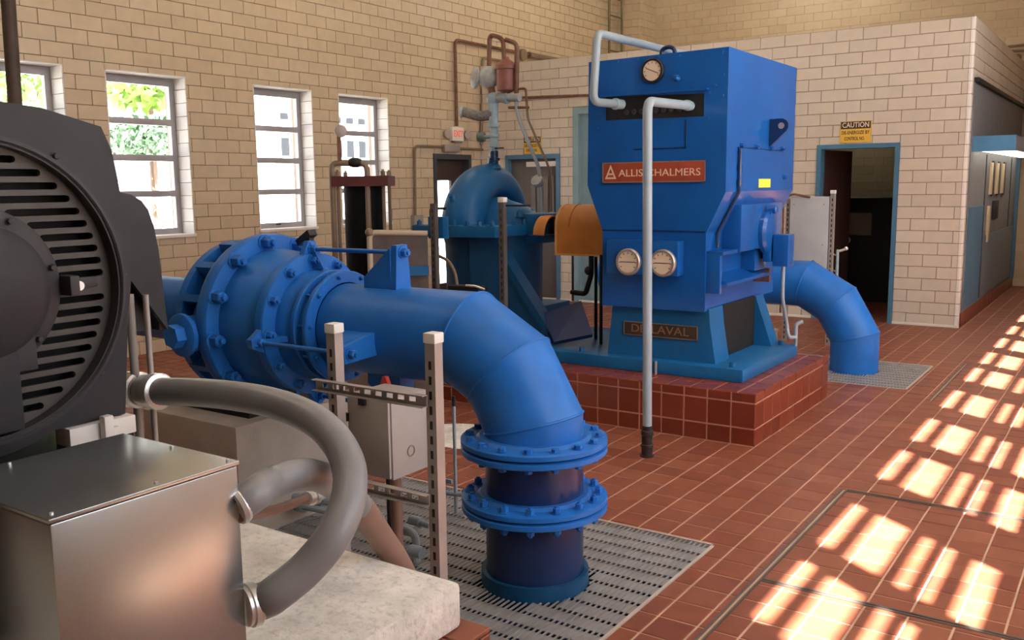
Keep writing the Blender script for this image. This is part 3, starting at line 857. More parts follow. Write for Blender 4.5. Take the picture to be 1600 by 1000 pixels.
# galvanised junction box
jb = thing('junction_box', 'large galvanised sheet steel junction box in the foreground', 'box', (-1.88, 1.07, .474))
JX = -1.62
c0 = onX(78, 818, JX); c1 = onX(370, 723, JX)
jz = 1.018
bk = onZ(195, 680, jz)
B().box(bk.x + .008, JX, c0.y, c1.y, .474, jz - .006, .003).done('body', GALV, jb, ang=20)
B().box(bk.x, JX + .004, c0.y - .004, c1.y + .004, jz - .003, jz + .006, .0015).done('lid', GALV, jb, ang=20)
B().box(bk.x + .02, JX - .003, c0.y + .003, c1.y - .003, jz - .008, jz - .002).done('gasket', BLACK, jb, smooth=False)
for p in ((JX - .02, c0.y + .015), (JX - .015, (c0.y + c1.y) / 2 + .02), (JX - .015, c1.y - .012), ((bk.x + JX) / 2, c1.y - .012), (bk.x + .02, c0.y + .14)):
    bolt(jb, (p[0], p[1], jz + .005), Zv, r=.0035, h=.004, m=STEEL, stud=False, name='screw')

# flexible conduits
def catmull(P, n=8):
    P = [Vector(p) for p in P]; out = []
    E_ = [P[0] * 2 - P[1]] + P + [P[-1] * 2 - P[-2]]
    for i in range(1, len(E_) - 2):
        a, b_, c_, d_ = E_[i - 1:i + 3]
        for k in range(n):
            t = k / n
            out.append(.5 * ((2 * b_) + (c_ - a) * t + (2 * a - 5 * b_ + 4 * c_ - d_) * t * t + (3 * b_ - a - 3 * c_ + d_) * t ** 3))
    out.append(P[-1]); return out
yf = c1.y
s0 = onY(383, 948, yf + .004)
path = [s0, s0 + Vector((.022, .045, .006)), dep(430, 928, 2.10), dep(478, 889, 2.125), dep(520, 838, 2.15), dep(543, 785, 2.2), dep(546, 735, 2.26), dep(530, 695, 2.33), dep(498, 661, 2.41), dep(450, 637, 2.51), dep(395, 623, 2.60), dep(320, 614, 2.73), dep(240, 611, 2.87), dep(180, 607, 2.97), dep(110, 600, 3.1)]
hz = thing('flexible_conduit', 'thick grey flexible conduit looping from the galvanised box up to the motor', 'conduit', tuple(s0))
pp = catmull(path)
B().tube(pp[3:], .0425, 20).done('hose', FLEX, hz)
e0 = (pp[1] - pp[0]).normalized()
B().lathe(s0, (0.3, 1, .03), [(-.002, .046), (.006, .046), (.008, .051), (.026, .051), (.030, .046), (.034, .043)], 24).done('coupling_nut', STEEL, hz, label='bright steel coupling nut')
en = dep(240, 611, 2.87); ed = (dep(180, 607, 2.97) - en).normalized()
B().lathe(en - ed * .035, ed, [(0, .05), (.004, .057), (.036, .057), (.04, .05)], 24).lathe(en + ed * .015, ed, [(0, .047), (.01, .05), (.03, .05), (.034, .046)], 24).lathe(en + ed * .06, ed, [(0, .05), (.006, .058), (.07, .058), (.078, .05)], 24).done('coupling_nut', STEEL, hz, label='bright steel coupling at the motor end')
s1 = onY(368, 792, yf + .004)
path = [s1, s1 + Vector((.015, .05, .022)), dep(422, 755, 2.2), dep(470, 741, 2.28), dep(515, 752, 2.4), dep(560, 790, 2.62), dep(592, 835, 2.84), dep(625, 885, 3.0), dep(655, 950, 3.2)]
pp = catmull(path)
h2 = thing('flexible_conduit', 'second grey conduit arching behind the big loop, reflected brown painted in near the grating', 'conduit', tuple(s1))
k = int(len(pp) * .62)
B().tube(pp[1:k + 1], .040, 18).done('hose', FLEX, h2)
B().tube(pp[k:], .0405, 18).done('hose_lower', FLEXBROWN, h2, label='lower length of hose coloured brown for reflected light')  # the brown is reflected light put into the hose colour
B().lathe(s1, (0.2, 1, .3), [(-.002, .043), (.008, .046), (.016, .043)], 24).done('coupling_nut', STEEL, h2)
# thin drain hose and small grey pipework on the floor behind the slab
th = thing('drain_hose', 'thin grey-brown hose with steel fitting leaving the galvanised box', 'hose', tuple(onY(376, 806, yf)))
pp = catmull([onY(374, 808, yf), dep(400, 803, 2.25), dep(435, 795, 2.4), dep(468, 783, 2.55), dep(486, 777, 2.62)])
B().tube(pp, .013, 10).done('hose', FLEXBROWN, th)
B().lathe(pp[-1], pp[-1] - pp[-4], [(-.03, .02), (0, .02), (.002, .024), (.03, .024), (.032, .017), (.07, .017)], 12).done('fitting', STEEL, th)
sp = thing('drain_pipework', 'small blue-grey drain pipes with elbows lying on the grating behind the slab', 'pipe', (-2.4, 2.45, 0))
g = lambda x, y, z: onZ(x, y, z)
B().tube([g(380, 785, .10), g(470, 790, .10), g(540, 806, .10), g(600, 806, .10)], .016, 10).done('pipe_run', GREYPIPE, sp)
B().tube([g(430, 772, .12), g(500, 782, .12), g(560, 790, .12)], .02, 10).done('pipe_run', GREYPIPE, sp)
B().tube([g(608, 822, .10), g(638, 828, .10), g(650, 838, .09), g(651, 890, -.03)], .018, 10, .03).done('pipe_run', GREYPIPE, sp)
B().tube([g(640, 812, .09), g(672, 822, .09)], .014, 10).done('pipe_run', GREYPIPE, sp)
for x, y in ((640, 829), (651, 862), (650, 815), (500, 786), (470, 792)):
    p = g(x, y, .09); B().cyl(p - Vector((.03, 0, 0)), p + Vector((.03, 0, 0)), .026, seg=12).done('pipe_fitting', GREYPIPE, sp)
# strut rack with two posts and perforated rails
rk = thing('strut_rack', 'galvanised strut rack with two white-capped posts in front of the blue pipe', 'rack', (-2.1, 2.3, 0))
RY = 2.3
def strut(x, y, z0, z1, parent, cap=True, slot=(0, -1, 0), s=.0206, m=None):
    p = B()
    sy = slot[1]
    p.box(x - s, x - s + .003, y - s, y + s, z0, z1); p.box(x + s - .003, x + s, y - s, y + s, z0, z1)
    p.box(x - s + .003, x + s - .003, y + s - .003 if sy < 0 else y - s, y + s if sy < 0 else y - s + .003, z0, z1)
    yy = y - s if sy < 0 else y + s - .003
    p.box(x - s + .003, x + s - .003, yy, yy + .003, z0, z1)
    o = p.done('post', m or ZINC, parent, smooth=False)
    if z1 - z0 > .6 and slot[1] < 0:
        d = B()
        k = 0
        while z0 + .05 + k * .05 < z1 - .06:
            zz = z0 + .05 + k * .05; d.box(x - .006, x + .005, yy - .0008, yy + .001, zz, zz + .028); k += 1
        d.done('post_slots', BLACK, parent, kind='stuff', smooth=False)
    if cap:
        B().box(x - s - .004, x + s + .004, y - s - .004, y + s + .004, z1 - .022, z1 + .012, .004).done('post_cap', PVCWHITE, parent, label='white plastic end cap')
    return o
for px in (677, 522):
    t = onY(px, 525 if px > 600 else 510, RY)
    strut(t.x, RY, -.02, t.z, rk)
def rail(zc, x0, x1):
    y = RY - .0206 - .013
    outer_ = [(x0, -.0206), (x1, -.0206), (x1, .0206), (x0, .0206)]
    hs = []
    x = x0 + .035
    while x < x1 - .05:
        hs.append([(x, -.008), (x + .028, -.008), (x + .028, .008), (x, .008)]); x += .05
    mwr = Matrix(((1, 0, 0, 0), (0, 0, -1, y), (0, 1, 0, zc), (0, 0, 0, 1)))
    plate2d('rail', outer_, hs, .003, mwr, ZINC, rk)
    B().box(x0, x1, y - .024, y, zc + .0176, zc + .0206).box(x0, x1, y - .024, y, zc - .0206, zc - .0176).done('rail_lip', ZINC, rk, smooth=False)
rail(.928, -2.395, -1.885)
rail(.592, -2.395, -1.885)
en_ = thing('electrical_enclosure', 'beige-grey electrical enclosure hanging behind the two capped strut posts', 'box', (-2.25, 2.5, .57))
B().box(-2.372, -2.162, 2.40, 2.60, .572, .872, .006).done('body', BEIGEBOX, en_)
B().box(-2.366, -2.168, 2.388, 2.40, .580, .866, .004).done('door', BEIGEBOX, en_)
B().ring((-2.162, 2.50, .66), Xv, .017, .021, .003, 20).done('knockout', FLEXBROWN, en_)
B().box(-2.30, -2.27, 2.375, 2.39, .84, .865).box(-2.375, -2.36, 2.375, 2.39, .77, .80).done('hinge', BLACK, en_, smooth=False)
lg = onY(619, 770, 2.5)
B().cyl((lg.x, 2.5, -.02), (lg.x, 2.5, .575), .022, seg=14).done('stub_conduit', mat('copper_brown', (.25, .14, .10), .5, .3), en_)
B().box(-2.16, -2.148, 2.60, 2.612, .55, .90).done('back_channel', ZINC, en_, smooth=False)
q = onY(600, 600, 2.75)
tr = thing('lifting_bracket', 'small red triangular bracket showing above the perforated rail', 'bracket', (q.x, 2.75, q.z - .03))
B().prism([(q.x - .035, 2.75, q.z - .04), (q.x + .035, 2.75, q.z - .04), (q.x + .008, 2.75, q.z + .03), (q.x - .008, 2.75, q.z + .03)], (0, .02, 0)).done('plate', RED, tr, smooth=False)
B().cyl((q.x, 2.76, -.02), (q.x, 2.76, q.z - .02), .012, seg=10).done('stem', BLACK, tr)
# small valve with upright stem beside the flanged pipe
vv = thing('stem_valve', 'slim grey-blue upright stem with a small bracket left of the flanges', 'valve', (-2.4, 3.3, 0))
t0 = onZ(712, 772, .10)
B().cyl((t0.x, t0.y, -.02), (t0.x, t0.y, .55), .0085, seg=10).done('stem', GREYPIPE, vv)
B().cyl((t0.x, t0.y, .55), (t0.x, t0.y, .60), .009, seg=10).done('stem_tip', BLACK, vv)
B().tube([(t0.x - .10, t0.y - .02, .16), (t0.x - .10, t0.y - .02, .10), (t0.x, t0.y, .10), (t0.x + .14, t0.y + .06, .10)], .013, 10, .02).done('branch', GREYPIPE, vv)
B().box(t0.x - .11, t0.x - .01, t0.y - .02, t0.y - .005, .155, .175).done('bracket', GREYPIPE, vv, smooth=False)
B().lathe((t0.x + .05, t0.y + .03, .10), (0, 0, 1), [(-.03, .012), (-.02, .028), (.02, .028), (.03, .012)], 12).done('valve_body', BLACK, vv)
# patch of bare concrete in the tiles
ptc = onZ(735, 682)
ring_ = [Vector((ptc.x + math.cos(t) * .36 * (1 + .08 * math.sin(3 * t)), ptc.y + math.sin(t) * .30 * (1 + .06 * math.cos(2 * t)), 0)) for t in [2 * PI * i / 28 for i in range(28)]]
B().prism([v + Vector((0, 0, -.005)) for v in ring_], (0, 0, .0075)).done('trim_5', CONC, kind='structure', smooth=False)

# floor gratings
def grating(g, c, r, label):
    gt = thing('floor_grating', label, 'grating', ((g[0] + g[1]) / 2, (g[2] + g[3]) / 2, 0))
    fr = B()
    fr.box(g[0], g[0] + .012, g[2], g[3], -.03, .004); fr.box(g[1] - .012, g[1], g[2], g[3], -.03, .006)
    fr.box(g[0], g[1], g[2], g[2] + .012, -.03, .004); fr.box(g[0], g[1], g[3] - .012, g[3], -.03, .006)
    fr.done('frame', mat('grating_frame', (.55, .48, .42), .5, .3), gt, smooth=False)
    bb = B(); x = g[0] + .02
    while x < g[1] - .015:
        h = math.sqrt(max(r * r - (x - c[0]) ** 2, 0))
        for y0, y1 in (((g[2] + .012, c[1] - h), (c[1] + h, g[3] - .012)) if h else ((g[2] + .012, g[3] - .012),)):
            if y1 - y0 > .02: bb.box(x, x + .007, y0, y1, -.003, .0025)
        x += .024
    bb.done('bearing_bars', GRATE, gt, kind='stuff', smooth=False)
    cc = B(); y = g[2] + .05
    while y < g[3] - .02:
        h = math.sqrt(max(r * r - (y - c[1]) ** 2, 0))
        for x0, x1 in (((g[0] + .012, c[0] - h), (c[0] + h, g[1] - .012)) if h else ((g[0] + .012, g[1] - .012),)):
            if x1 - x0 > .02: cc.box(x0, x1, y - .004, y + .002, -.003, .0015)
        y += .098
    pf = B(); y = g[2] + .05
    while y < g[3] - .12:
        ya, yb_ = y + .028, y + .098
        h = max(math.sqrt(max(r * r - (q_ - c[1]) ** 2, 0)) for q_ in (ya, (ya + yb_) / 2, yb_))
        for x0, x1 in (((g[0] + .012, c[0] - h), (c[0] + h, g[1] - .012)) if h else ((g[0] + .012, g[1] - .012),)):
            if x1 - x0 > .02: pf.box(x0, x1, ya, yb_, -.003, .0005)
        y += .098
    pf.done('tread_plates', GRATE, gt, kind='stuff', smooth=False)
    cc.done('cross_bars', GRATE, gt, kind='stuff', smooth=False)
grating(G1, (PXV, PYA), .224, 'large steel floor grating around the foot of the near blue pipe')
grating(G2, (-1.98, 8.15), .205, 'smaller steel grating around the foot of the far blue elbow pipe')

# ---------------------------------------------------------------- far pump set
pad = thing('tiled_pad', 'red tiled pad raised above the floor under the blue motor cabinet', 'plinth', (-3.8, 6.13, 0))
B().box(-5.02, -1.884, 5.404, 6.85, -.02, .332).done('core', PADGROUT, pad, smooth=False)
def rowsplit(R0): return R0
R = []
for v0, v1 in ((.0, .111), (.111, .274), (.274, .336)):
    x = -1.88
    while x > -4.9:
        R.append((x - P + .004, x - .004, v0 + .004, v1 - .004)); x -= P
lay(pad, 'pad_tile', 'pad_tiles_hidden', R, (0, 5.412, 0), (1, 0, 0), (0, 0, 1), TILED, limit=120, ch=.003)
R = []
for v0, v1 in ((.0, .111), (.111, .274), (.274, .336)):
    y = 5.40
    while y < 6.86:
        R.append((y + .004, y + P - .004, v0 + .004, v1 - .004)); y += P
lay(pad, 'pad_tile', 'pad_tiles_hidden', R, (-1.892, 0, 0), (0, 1, 0), (0, 0, 1), TILED, limit=60, ch=.003)
R = [r for r in bond(-5.02, -1.88, 5.40, 6.86, P, P, .008, half=False, off=.02) if r[1] > -2.1 or r[2] < 5.75]
lay(pad, 'pad_tile', 'pad_tiles_hidden', R, (0, 0, .324), (1, 0, 0), (0, 1, 0), TILED, limit=60, ch=.003)

mc = thing('motor_cabinet', 'tall royal blue motor cabinet with a red maker plate and dial gauges', 'motor', (-2.72, 6.3, .336))
BT = .423
bp_ = thing('base_plate', 'long blue steel base plate bolted on the tiled pad under motor and pump', 'base plate', (-3.8, 6.2, .336))
B().box(-4.95, -2.06, 5.655, 6.80, .336, BT, .012).done('plate', TEAL, bp_)
for x in (-2.16, -3.3, -4.0):
    B().cyl((x, 5.73, BT), (x, 5.73, BT + .03), .02, seg=10).done('anchor_stud', TEAL, bp_)
B().cyl((-2.16, 6.72, BT), (-2.16, 6.72, BT + .03), .02, seg=10).done('anchor_stud', TEAL, bp_)
# pedestals
def pedestal(y0, y1, name):
    B().prism([(-3.10, y0, BT), (-2.288, y0, BT), (-2.33, y0, .68), (-2.34, y0, .79), (-3.06, y0, .79), (-3.07, y0, .68)], (0, y1 - y0, 0)).done(name, TEAL, mc, ang=20)
pedestal(5.755, 6.0, 'front_pedestal')
B().prism([(-3.10, 6.62, BT), (-2.20, 6.62, BT), (-2.33, 6.62, .79), (-3.06, 6.62, .79)], (0, .16, 0)).done('rear_pedestal', TEAL, mc, ang=20)
B().box(-3.0, -2.335, 6.0, 6.62, BT - .001, .79).done('gap_shade_block', VOID, mc, smooth=False)  # near-black block added to stand in for shade between the pedestals
CY0, CY1 = 5.70, 7.07
prof = [(-3.115, .775), (-2.352, .775), (-2.349, 1.294), (-2.221, 1.563), (-2.219, 2.465), (-3.224, 2.452), (-3.234, 1.613), (-3.113, 1.302)]
slotz = (2.045, 2.20); slotx = (-3.095, -2.378)
# shell: side skin and back, then a front plate with a cut-out recess
b = B(); b.prism([(x, CY0 + .012, z) for x, z in prof], (0, CY1 - CY0 - .012, 0)); shell = b.done('shell', BLUE2, mc, ang=20)
mwf = Matrix(((1, 0, 0, 0), (0, 0, -1, CY0 + .006), (0, 1, 0, 0), (0, 0, 0, 1)))
plate2d('front_plate', prof, [[(slotx[0], slotz[0] + .008), (slotx[1], slotz[0]), (slotx[1], slotz[1] - .01), (slotx[0], slotz[1] + .01)]], .012, mwf, BLUE2, mc)
B().box(slotx[0] - .01, slotx[1] + .01, CY0 + .0095, CY0 + .0118, slotz[0] - .01, slotz[1] + .02).done('cooler_recess', BLACK, mc, smooth=False)
for i in range(9):
    x = slotx[0] + .16 + i * .055
    B().cyl((x, CY0 - .002, 2.10), (x, CY0 + .012, 2.10), .018, seg=8).done('cooler_plug', mat('sooty_metal', (.06, .06, .065), .4, .4), mc)
B().box(slotx[0] - .02, slotx[1] + .03, CY0 - .035, CY0, slotz[1] + .008, slotz[1] + .02).done('recess_hood', BLUE2, mc, smooth=False)
for x0, x1, z in ((-2.88, -2.50, 1.845), (-3.115, -2.352, 1.30)):
    B().box(x0, x1, CY0 - .003, CY0 + .001, z, z + .010).done('panel_seam', NAVY, mc, smooth=False)
B().box(-2.505, -2.497, CY0 - .003, CY0 + .001, 1.845, 2.03).done('panel_seam', NAVY, mc, smooth=False)
for x, z in [(-2.26, 2.43), (-2.25, 2.30), (-2.25, 2.17), (-2.26, 2.44), (-2.40, 2.44), (-2.55, 2.44), (-2.70, 2.44), (-2.85, 2.44), (-3.0, 2.44), (-2.34, 2.19), (-2.345, 2.03), (-2.30, 2.235), (-2.46, 2.245), (-2.37, .86), (-3.08, .86), (-3.15, 2.0)]:
    bolt(mc, (x, CY0, z), (0, -1, 0), r=.006, h=.007, m=BLUE2, stud=False)
def dial(parent, c, d, r, ink, rim, name='dial_gauge', needle=0):
    d = Vector(d).normalized()
    a = Vector((1, 0, 0)) if abs(d.x) < .5 else Vector((0, 1, 0)); up_ = Zv
    g_ = B().lathe(c, d, [(0, r), (.02, r), (.028, r * .93), (.028, r * .80), (.020, r * .80), (.020, 0)], 32)
    o = g_.done(name, rim, parent)
    B().lathe(Vector(c) + d * .0205, d, [(0, r * .79), (.001, r * .79)], 32).done('dial_face', DIAL, o)
    nd = B()
    dirn = (a * math.cos(needle) + up_ * math.sin(needle)); pn = d.cross(dirn)
    nd.obox(Vector(c) + d * .0225 + dirn * r * .0, dirn, pn, d, r * 1.2, r * .06, .001)
    for i in range(9):
        t = -.6 + i * .54
        q_ = a * math.cos(t) + up_ * math.sin(t)
        nd.obox(Vector(c) + d * .0222 + q_ * r * .66, q_, d.cross(q_), d, r * .14, r * .05, .001)
    nd.done('dial_marks', ink, o, smooth=False)
    return o
dial(mc, (-2.736, CY0, 2.356), (0, -1, 0), .082, DIALINK, BLACK, needle=-.4)
B().lathe((-2.567, CY0, 2.298), (0, -1, 0), [(0, .024), (.02, .022), (.035, .012), (.038, 0)], 16).done('knob', BLUE2, mc)
# maker plate with letters
npl = B().box(-3.107, -2.358, CY0 - .012, CY0, 1.632, 1.765, .003).done('maker_plate', PLATERED, mc, label='red maker plate with pale lettering')
fr = B()
for a_ in ((-3.109, -2.356, 1.760, 1.768), (-3.109, -2.356, 1.629, 1.637), (-3.109, -3.102, 1.629, 1.768), (-2.363, -2.356, 1.629, 1.768)):
    fr.box(a_[0], a_[1], CY0 - .015, CY0 - .011, a_[2], a_[3])
fr.done('plate_border', mat('plate_border', (.30, .2, .16), .4, .3), npl, smooth=False)
text('ALLIS-CHALMERS', .068, (-2.685, CY0 - .0125, 1.692), (1, 0, 0), (0, 0, 1), PLATETEXT, 'plate_lettering', npl, width=.595)
# triangular A emblem
tri = B()
yy = CY0 - .0145
ap, lf, rt = Vector((-3.045, yy, 1.752)), Vector((-3.088, yy, 1.655)), Vector((-3.002, yy, 1.655))
cen = (ap + lf + rt) / 3
def tri_ring(s0, s1):
    for p, q_ in ((ap, lf), (lf, rt), (rt, ap)):
        tri.prism([cen + (p - cen) * s0, cen + (q_ - cen) * s0, cen + (q_ - cen) * s1, cen + (p - cen) * s1], (0, .003, 0))
tri_ring(1.0, .62)
tri.prism([(-3.062, yy, 1.683), (-3.028, yy, 1.683), (-3.033, yy, 1.695), (-3.057, yy, 1.695)], (0, .003, 0))
tri.done('emblem', PLATETEXT, npl, smooth=False)
# gauge box
gb = B().box(-3.03, -2.50, CY0 - .10, CY0, 1.015, 1.245, .006).done('gauge_box', BLUE2, mc)
for px, py in ((983, 409), (1037, 411)):
    c = onY(px, py, CY0 - .10)
    dial(gb, (c.x, CY0 - .10, c.z), (0, -1, 0), .092, DIALINK, mat('gauge_bezel', (.45, .40, .34), .35, .6), needle=0.0)
B().cyl((-2.72, CY0 - .05, 1.245), (-2.72, CY0 - .05, 1.26), .016, seg=10).done('gauge_plug', BLUE2, gb)
# second name plate on the pedestal
dl = B().box(-2.963, -2.415, 5.742, 5.755, .575, .668, .002).done('name_plate', SIGNBLACK, mc, label='dark name plate with bronze letters')
fr = B()
for a_ in ((-2.966, -2.412, .664, .670), (-2.966, -2.412, .573, .579), (-2.966, -2.960, .573, .67), (-2.418, -2.412, .573, .67)):
    fr.box(a_[0], a_[1], 5.739, 5.743, a_[2], a_[3])
fr.done('plate_border', mat('bronze_border', (.30, .22, .16), .4, .5), dl, smooth=False)
text('DE', .080, (-2.853, 5.7415, .622), (1, 0, 0), (0, 0, 1), BRASSTXT, 'plate_lettering', dl, width=.105)
text('LAVAL', .080, (-2.615, 5.7415, .622), (1, 0, 0), (0, 0, 1), BRASSTXT, 'plate_lettering', dl, width=.275)
# right-hand side fittings
XS = -2.22
lgp = [(XS, 6.50, 2.06), (XS + .085, 6.50, 2.062)] + [(XS + .085 + .05 * math.sin(t), 6.50, 2.012 + .05 * math.cos(t)) for t in [.3, .8, 1.3, 1.8, 2.3]] + [(XS, 6.50, 1.865)]
B().prism(lgp, (0, .025, 0)).done('lifting_lug', NAVY, mc, smooth=False)
B().cyl((XS + .085, 6.4985, 2.012), (XS + .085, 6.50, 2.012), .022, seg=16).done('lug_eye', ZINC, mc)
for y in (5.95, 6.23, 6.52, 6.78):
    bolt(mc, (XS, y, 1.862), (1, 0, 0), r=.015, h=.018, m=BLUE2)
bolt(mc, (XS, 6.85, 1.66), (1, 0, 0), r=.015, h=.018, m=BLUE2)
B().box(XS, XS + .004, 5.90, 6.86, 1.846, 1.852).box(XS, XS + .004, 5.90, 5.906, 1.56, 1.852).done('door_edge', NAVY, mc, smooth=False)
B().tube([(XS + .012, 5.905, 1.84), (XS + .012, 5.905, 1.56), (-2.335, 5.87, 1.29), (-2.325, 5.85, 1.19)], .012, 8).done('side_conduit', NAVY, mc)
for z in (1.70, 1.60):
    B().cyl((XS + .012, 5.905, z), (XS + .012, 5.905, z + .04), .019, seg=10).done('conduit_coupling', NAVY, mc)
B().box(XS, XS + .003, 6.31, 6.55, 1.585, 1.645).done('yellow_label', LABELY, mc, label='small yellow label', smooth=False)
sh = B().box(-2.36, -2.215, 5.98, 6.82, 1.16, 1.475, .006).done('bearing_housing', BLUE2, mc)
B().lathe((-2.215, 6.46, 1.27), (1, 0, 0), [(0, .15), (.03, .15), (.05, .13), (.06, .05), (.062, 0)], 28).done('bearing_cap', BLUE2, sh)
B().box(-2.215, -2.16, 6.42, 6.52, 1.06, 1.42, .008).done('cap_strap', BLUE2, sh)
B().lathe((-2.20, 6.46, 1.43), (1, 0, 0), [(0, .03), (.06, .03), (.07, .02)], 12).done('oil_plug', BLUE2, sh)
B().box(-2.36, -2.235, 5.72, 6.70, 1.155, 1.178, .004).done('shelf', BLUE2, mc)
B().box(-2.36, -2.255, 5.72, 5.76, .90, 1.155, .004).done('shelf_bracket', BLUE2, mc)
B().box(-2.36, -2.25, 6.36, 6.60, 1.0, 1.155, .004).done('shelf_bracket', BLUE2, mc)
B().prism([(-2.36, 5.76, .97), (-2.22, 5.76, .95), (-2.22, 5.76, .97), (-2.36, 5.76, 1.02)], (0, .86, 0)).done('drip_tray', BLUE2, mc, smooth=False)
B().box(-2.345, -2.225, 6.60, 6.63, .90, 1.0).done('tray_stop', RUST, mc, smooth=False)
sb = B().box(-2.15, -2.04, 6.44, 6.58, 1.03, 1.255, .006).done('switch_box', BLUE2, mc)
B().box(-2.36, -2.15, 6.48, 6.56, 1.08, 1.14).done('switch_arm', NAVY, mc, smooth=False)
B().tube([(-2.09, 6.5, 1.04), (-2.09, 6.5, .80), (-2.09, 6.62, .60), (-2.07, 6.60, .50), (-2.05, 6.72, .49), (-2.06, 6.74, .42)], .013, 10, .05).done('drain_tube', GREYPIPE, mc)
B().tube([(-2.065, 6.76, .42), (-2.065, 6.76, .58), (-2.02, 6.78, .60)], .014, 10, .02).done('drain_tube', GREYPIPE, mc)
B().cyl((-3.0, 5.58, .336), (-3.0, 5.58, .336), .001, seg=4) if False else None
cs = onY(1023, 575, 5.62)
B().cyl((cs.x, 5.635, .336), (cs.x, 5.635, .43), .009, seg=8).done('grout_tube', ZINC, mc)
B().lathe((-2.665, 6.3, 2.46), Zv, [(0, .05), (.02, .05), (.025, .03)], 16).done('lifting_boss', BLACK, mc)
B().tube([(-2.72, 5.78, 2.455), (-2.715, 5.78, 2.50), (-2.67, 5.78, 2.515), (-2.625, 5.78, 2.50), (-2.62, 5.78, 2.455)], .014, 10, .03).done('lifting_eye', NAVY, mc)

# grey water pipes of the cabinet's cooler
w1 = thing('cooling_pipe', 'tall grey upright pipe standing on the tiles before the blue cabinet', 'pipe', (-2.36, 4.881, 0))
B().tube([(-2.36, 4.881, .17), (-2.375, 4.875, 2.085), (-2.46, 5.66, 2.115)], .0275, 18, .07).done('pipe', GREYPIPE, w1)
B().lathe((-2.36, 4.881, 0), Zv, [(0, .042), (.01, .042), (.012, .034), (.055, .034), (.06, .038), (.075, .038), (.08, .033), (.13, .033), (.135, .037), (.16, .037), (.165, .03), (.19, .03)], 16).done('floor_union', mat('rusty_black', (.03, .018, .016), .6, .3), w1, label='dark rusty union at the floor')
B().lathe((-2.462, 5.64, 2.115), (-.1, 1, 0), [(-.03, .034), (.0, .034), (.005, .03), (.05, .03)], 16).done('union', PALEPIPE, w1)
w2 = thing('cooling_pipe', 'grey pipe rising at the cabinet corner and running back over its top', 'pipe', (-3.1, 5.5, 2.15))
B().tube([(-2.98, 5.66, 2.155), (-3.05, 5.45, 2.158), (-3.035, 5.48, 2.60), (-3.06, 6.9, 2.62)], .0275, 18, .06).done('pipe', GREYPIPE, w2)
B().lathe((-2.975, 5.69, 2.155), (-.3, -1, 0), [(-.02, .032), (.03, .034), (.035, .038), (.055, .038), (.06, .03)], 16).done('union', PALEPIPE, w2)
B().tube([(-3.06, 6.9, 2.62), (-3.06, 6.98, 2.62), (-3.06, 6.98, 2.44)], .029, 14, .05).done('elbow', GREYPIPE, w2)

# coupling guard
PS, PYC, SZ = -4.45, 6.30, 1.22           # pump: axis height, centre
cg = thing('coupling_guard', 'orange sheet metal guard hood over the shaft left of the cabinet', 'guard', (-3.45, 6.2, 1.1))
gy0 = 6.06
arc = [(gy0, 1.09), (gy0, 1.30)] + [(gy0 + .17 - .17 * math.cos(t), 1.30 + .17 * math.sin(t)) for t in [PI * i / 14 for i in range(1, 14)]] + [(gy0 + .34, 1.30), (gy0 + .34, 1.09)]
B().prism([(-3.72, y, z) for y, z in arc], (.42, 0, 0)).done('hood', ORANGE, cg, ang=25)
B().prism([(-3.726, y + (.17 + gy0 - y) * -.02, z + .004) for y, z in arc], (.02, 0, 0)).box(-3.726, -3.30, gy0 - .006, gy0, 1.085, 1.10).done('hood_edge', mat('orange_edge', (.62, .34, .12), .5), cg)
B().tube([(-3.60, gy0 + .17 - .172 * math.cos(t), 1.30 + .172 * math.sin(t)) for t in [PI * i / 12 for i in range(13)]], .006, 6).done('hood_seam', ORANGE, cg)
g2 = thing('shaft_band', 'short orange curved cover band between pump and guard hood', 'guard', (-3.87, 6.2, 1.24))
a2_ = [(gy0 + .15 - .15 * math.cos(t), 1.235 + .15 * math.sin(t)) for t in [PI * i / 14 for i in range(15)]]
a3_ = [(gy0 + .15 - .14 * math.cos(t), 1.235 + .14 * math.sin(t)) for t in [PI - PI * i / 14 for i in range(15)]]
B().prism([(-3.925, y, z) for y, z in a2_ + a3_], (.10, 0, 0)).done('band', ORANGE, g2, ang=25)
B().box(-3.98, -3.80, gy0 - .02, gy0 + .30, 1.222, 1.235).done('band_shelf', NAVY, g2, smooth=False)
for x, y in ((-3.385, 6.00), (-3.345, 6.03), (-3.60, 6.10), (-3.50, 6.25)):
    pass
gs = thing('guard_stand', 'thin dark legs and valve bits below the orange hood', 'stand', (-3.4, 6.0, BT))
for px, py in ((931, 530), (939, 538), (895, 470)):
    t = onZ(px, py, BT)
    B().cyl((t.x, t.y, BT), (t.x, t.y, 1.10), .013, seg=8).done('leg', BLACK, gs)
B().tube([(-3.60, 6.1, .80), (-3.45, 6.05, .80), (-3.40, 6.05, .95), (-3.40, 6.05, 1.09)], .02, 8, .03).done('drain_bend', BLACK, gs)
B().ball((-3.41, 6.03, .98), .035, 12).done('drip_valve', BLACK, gs)

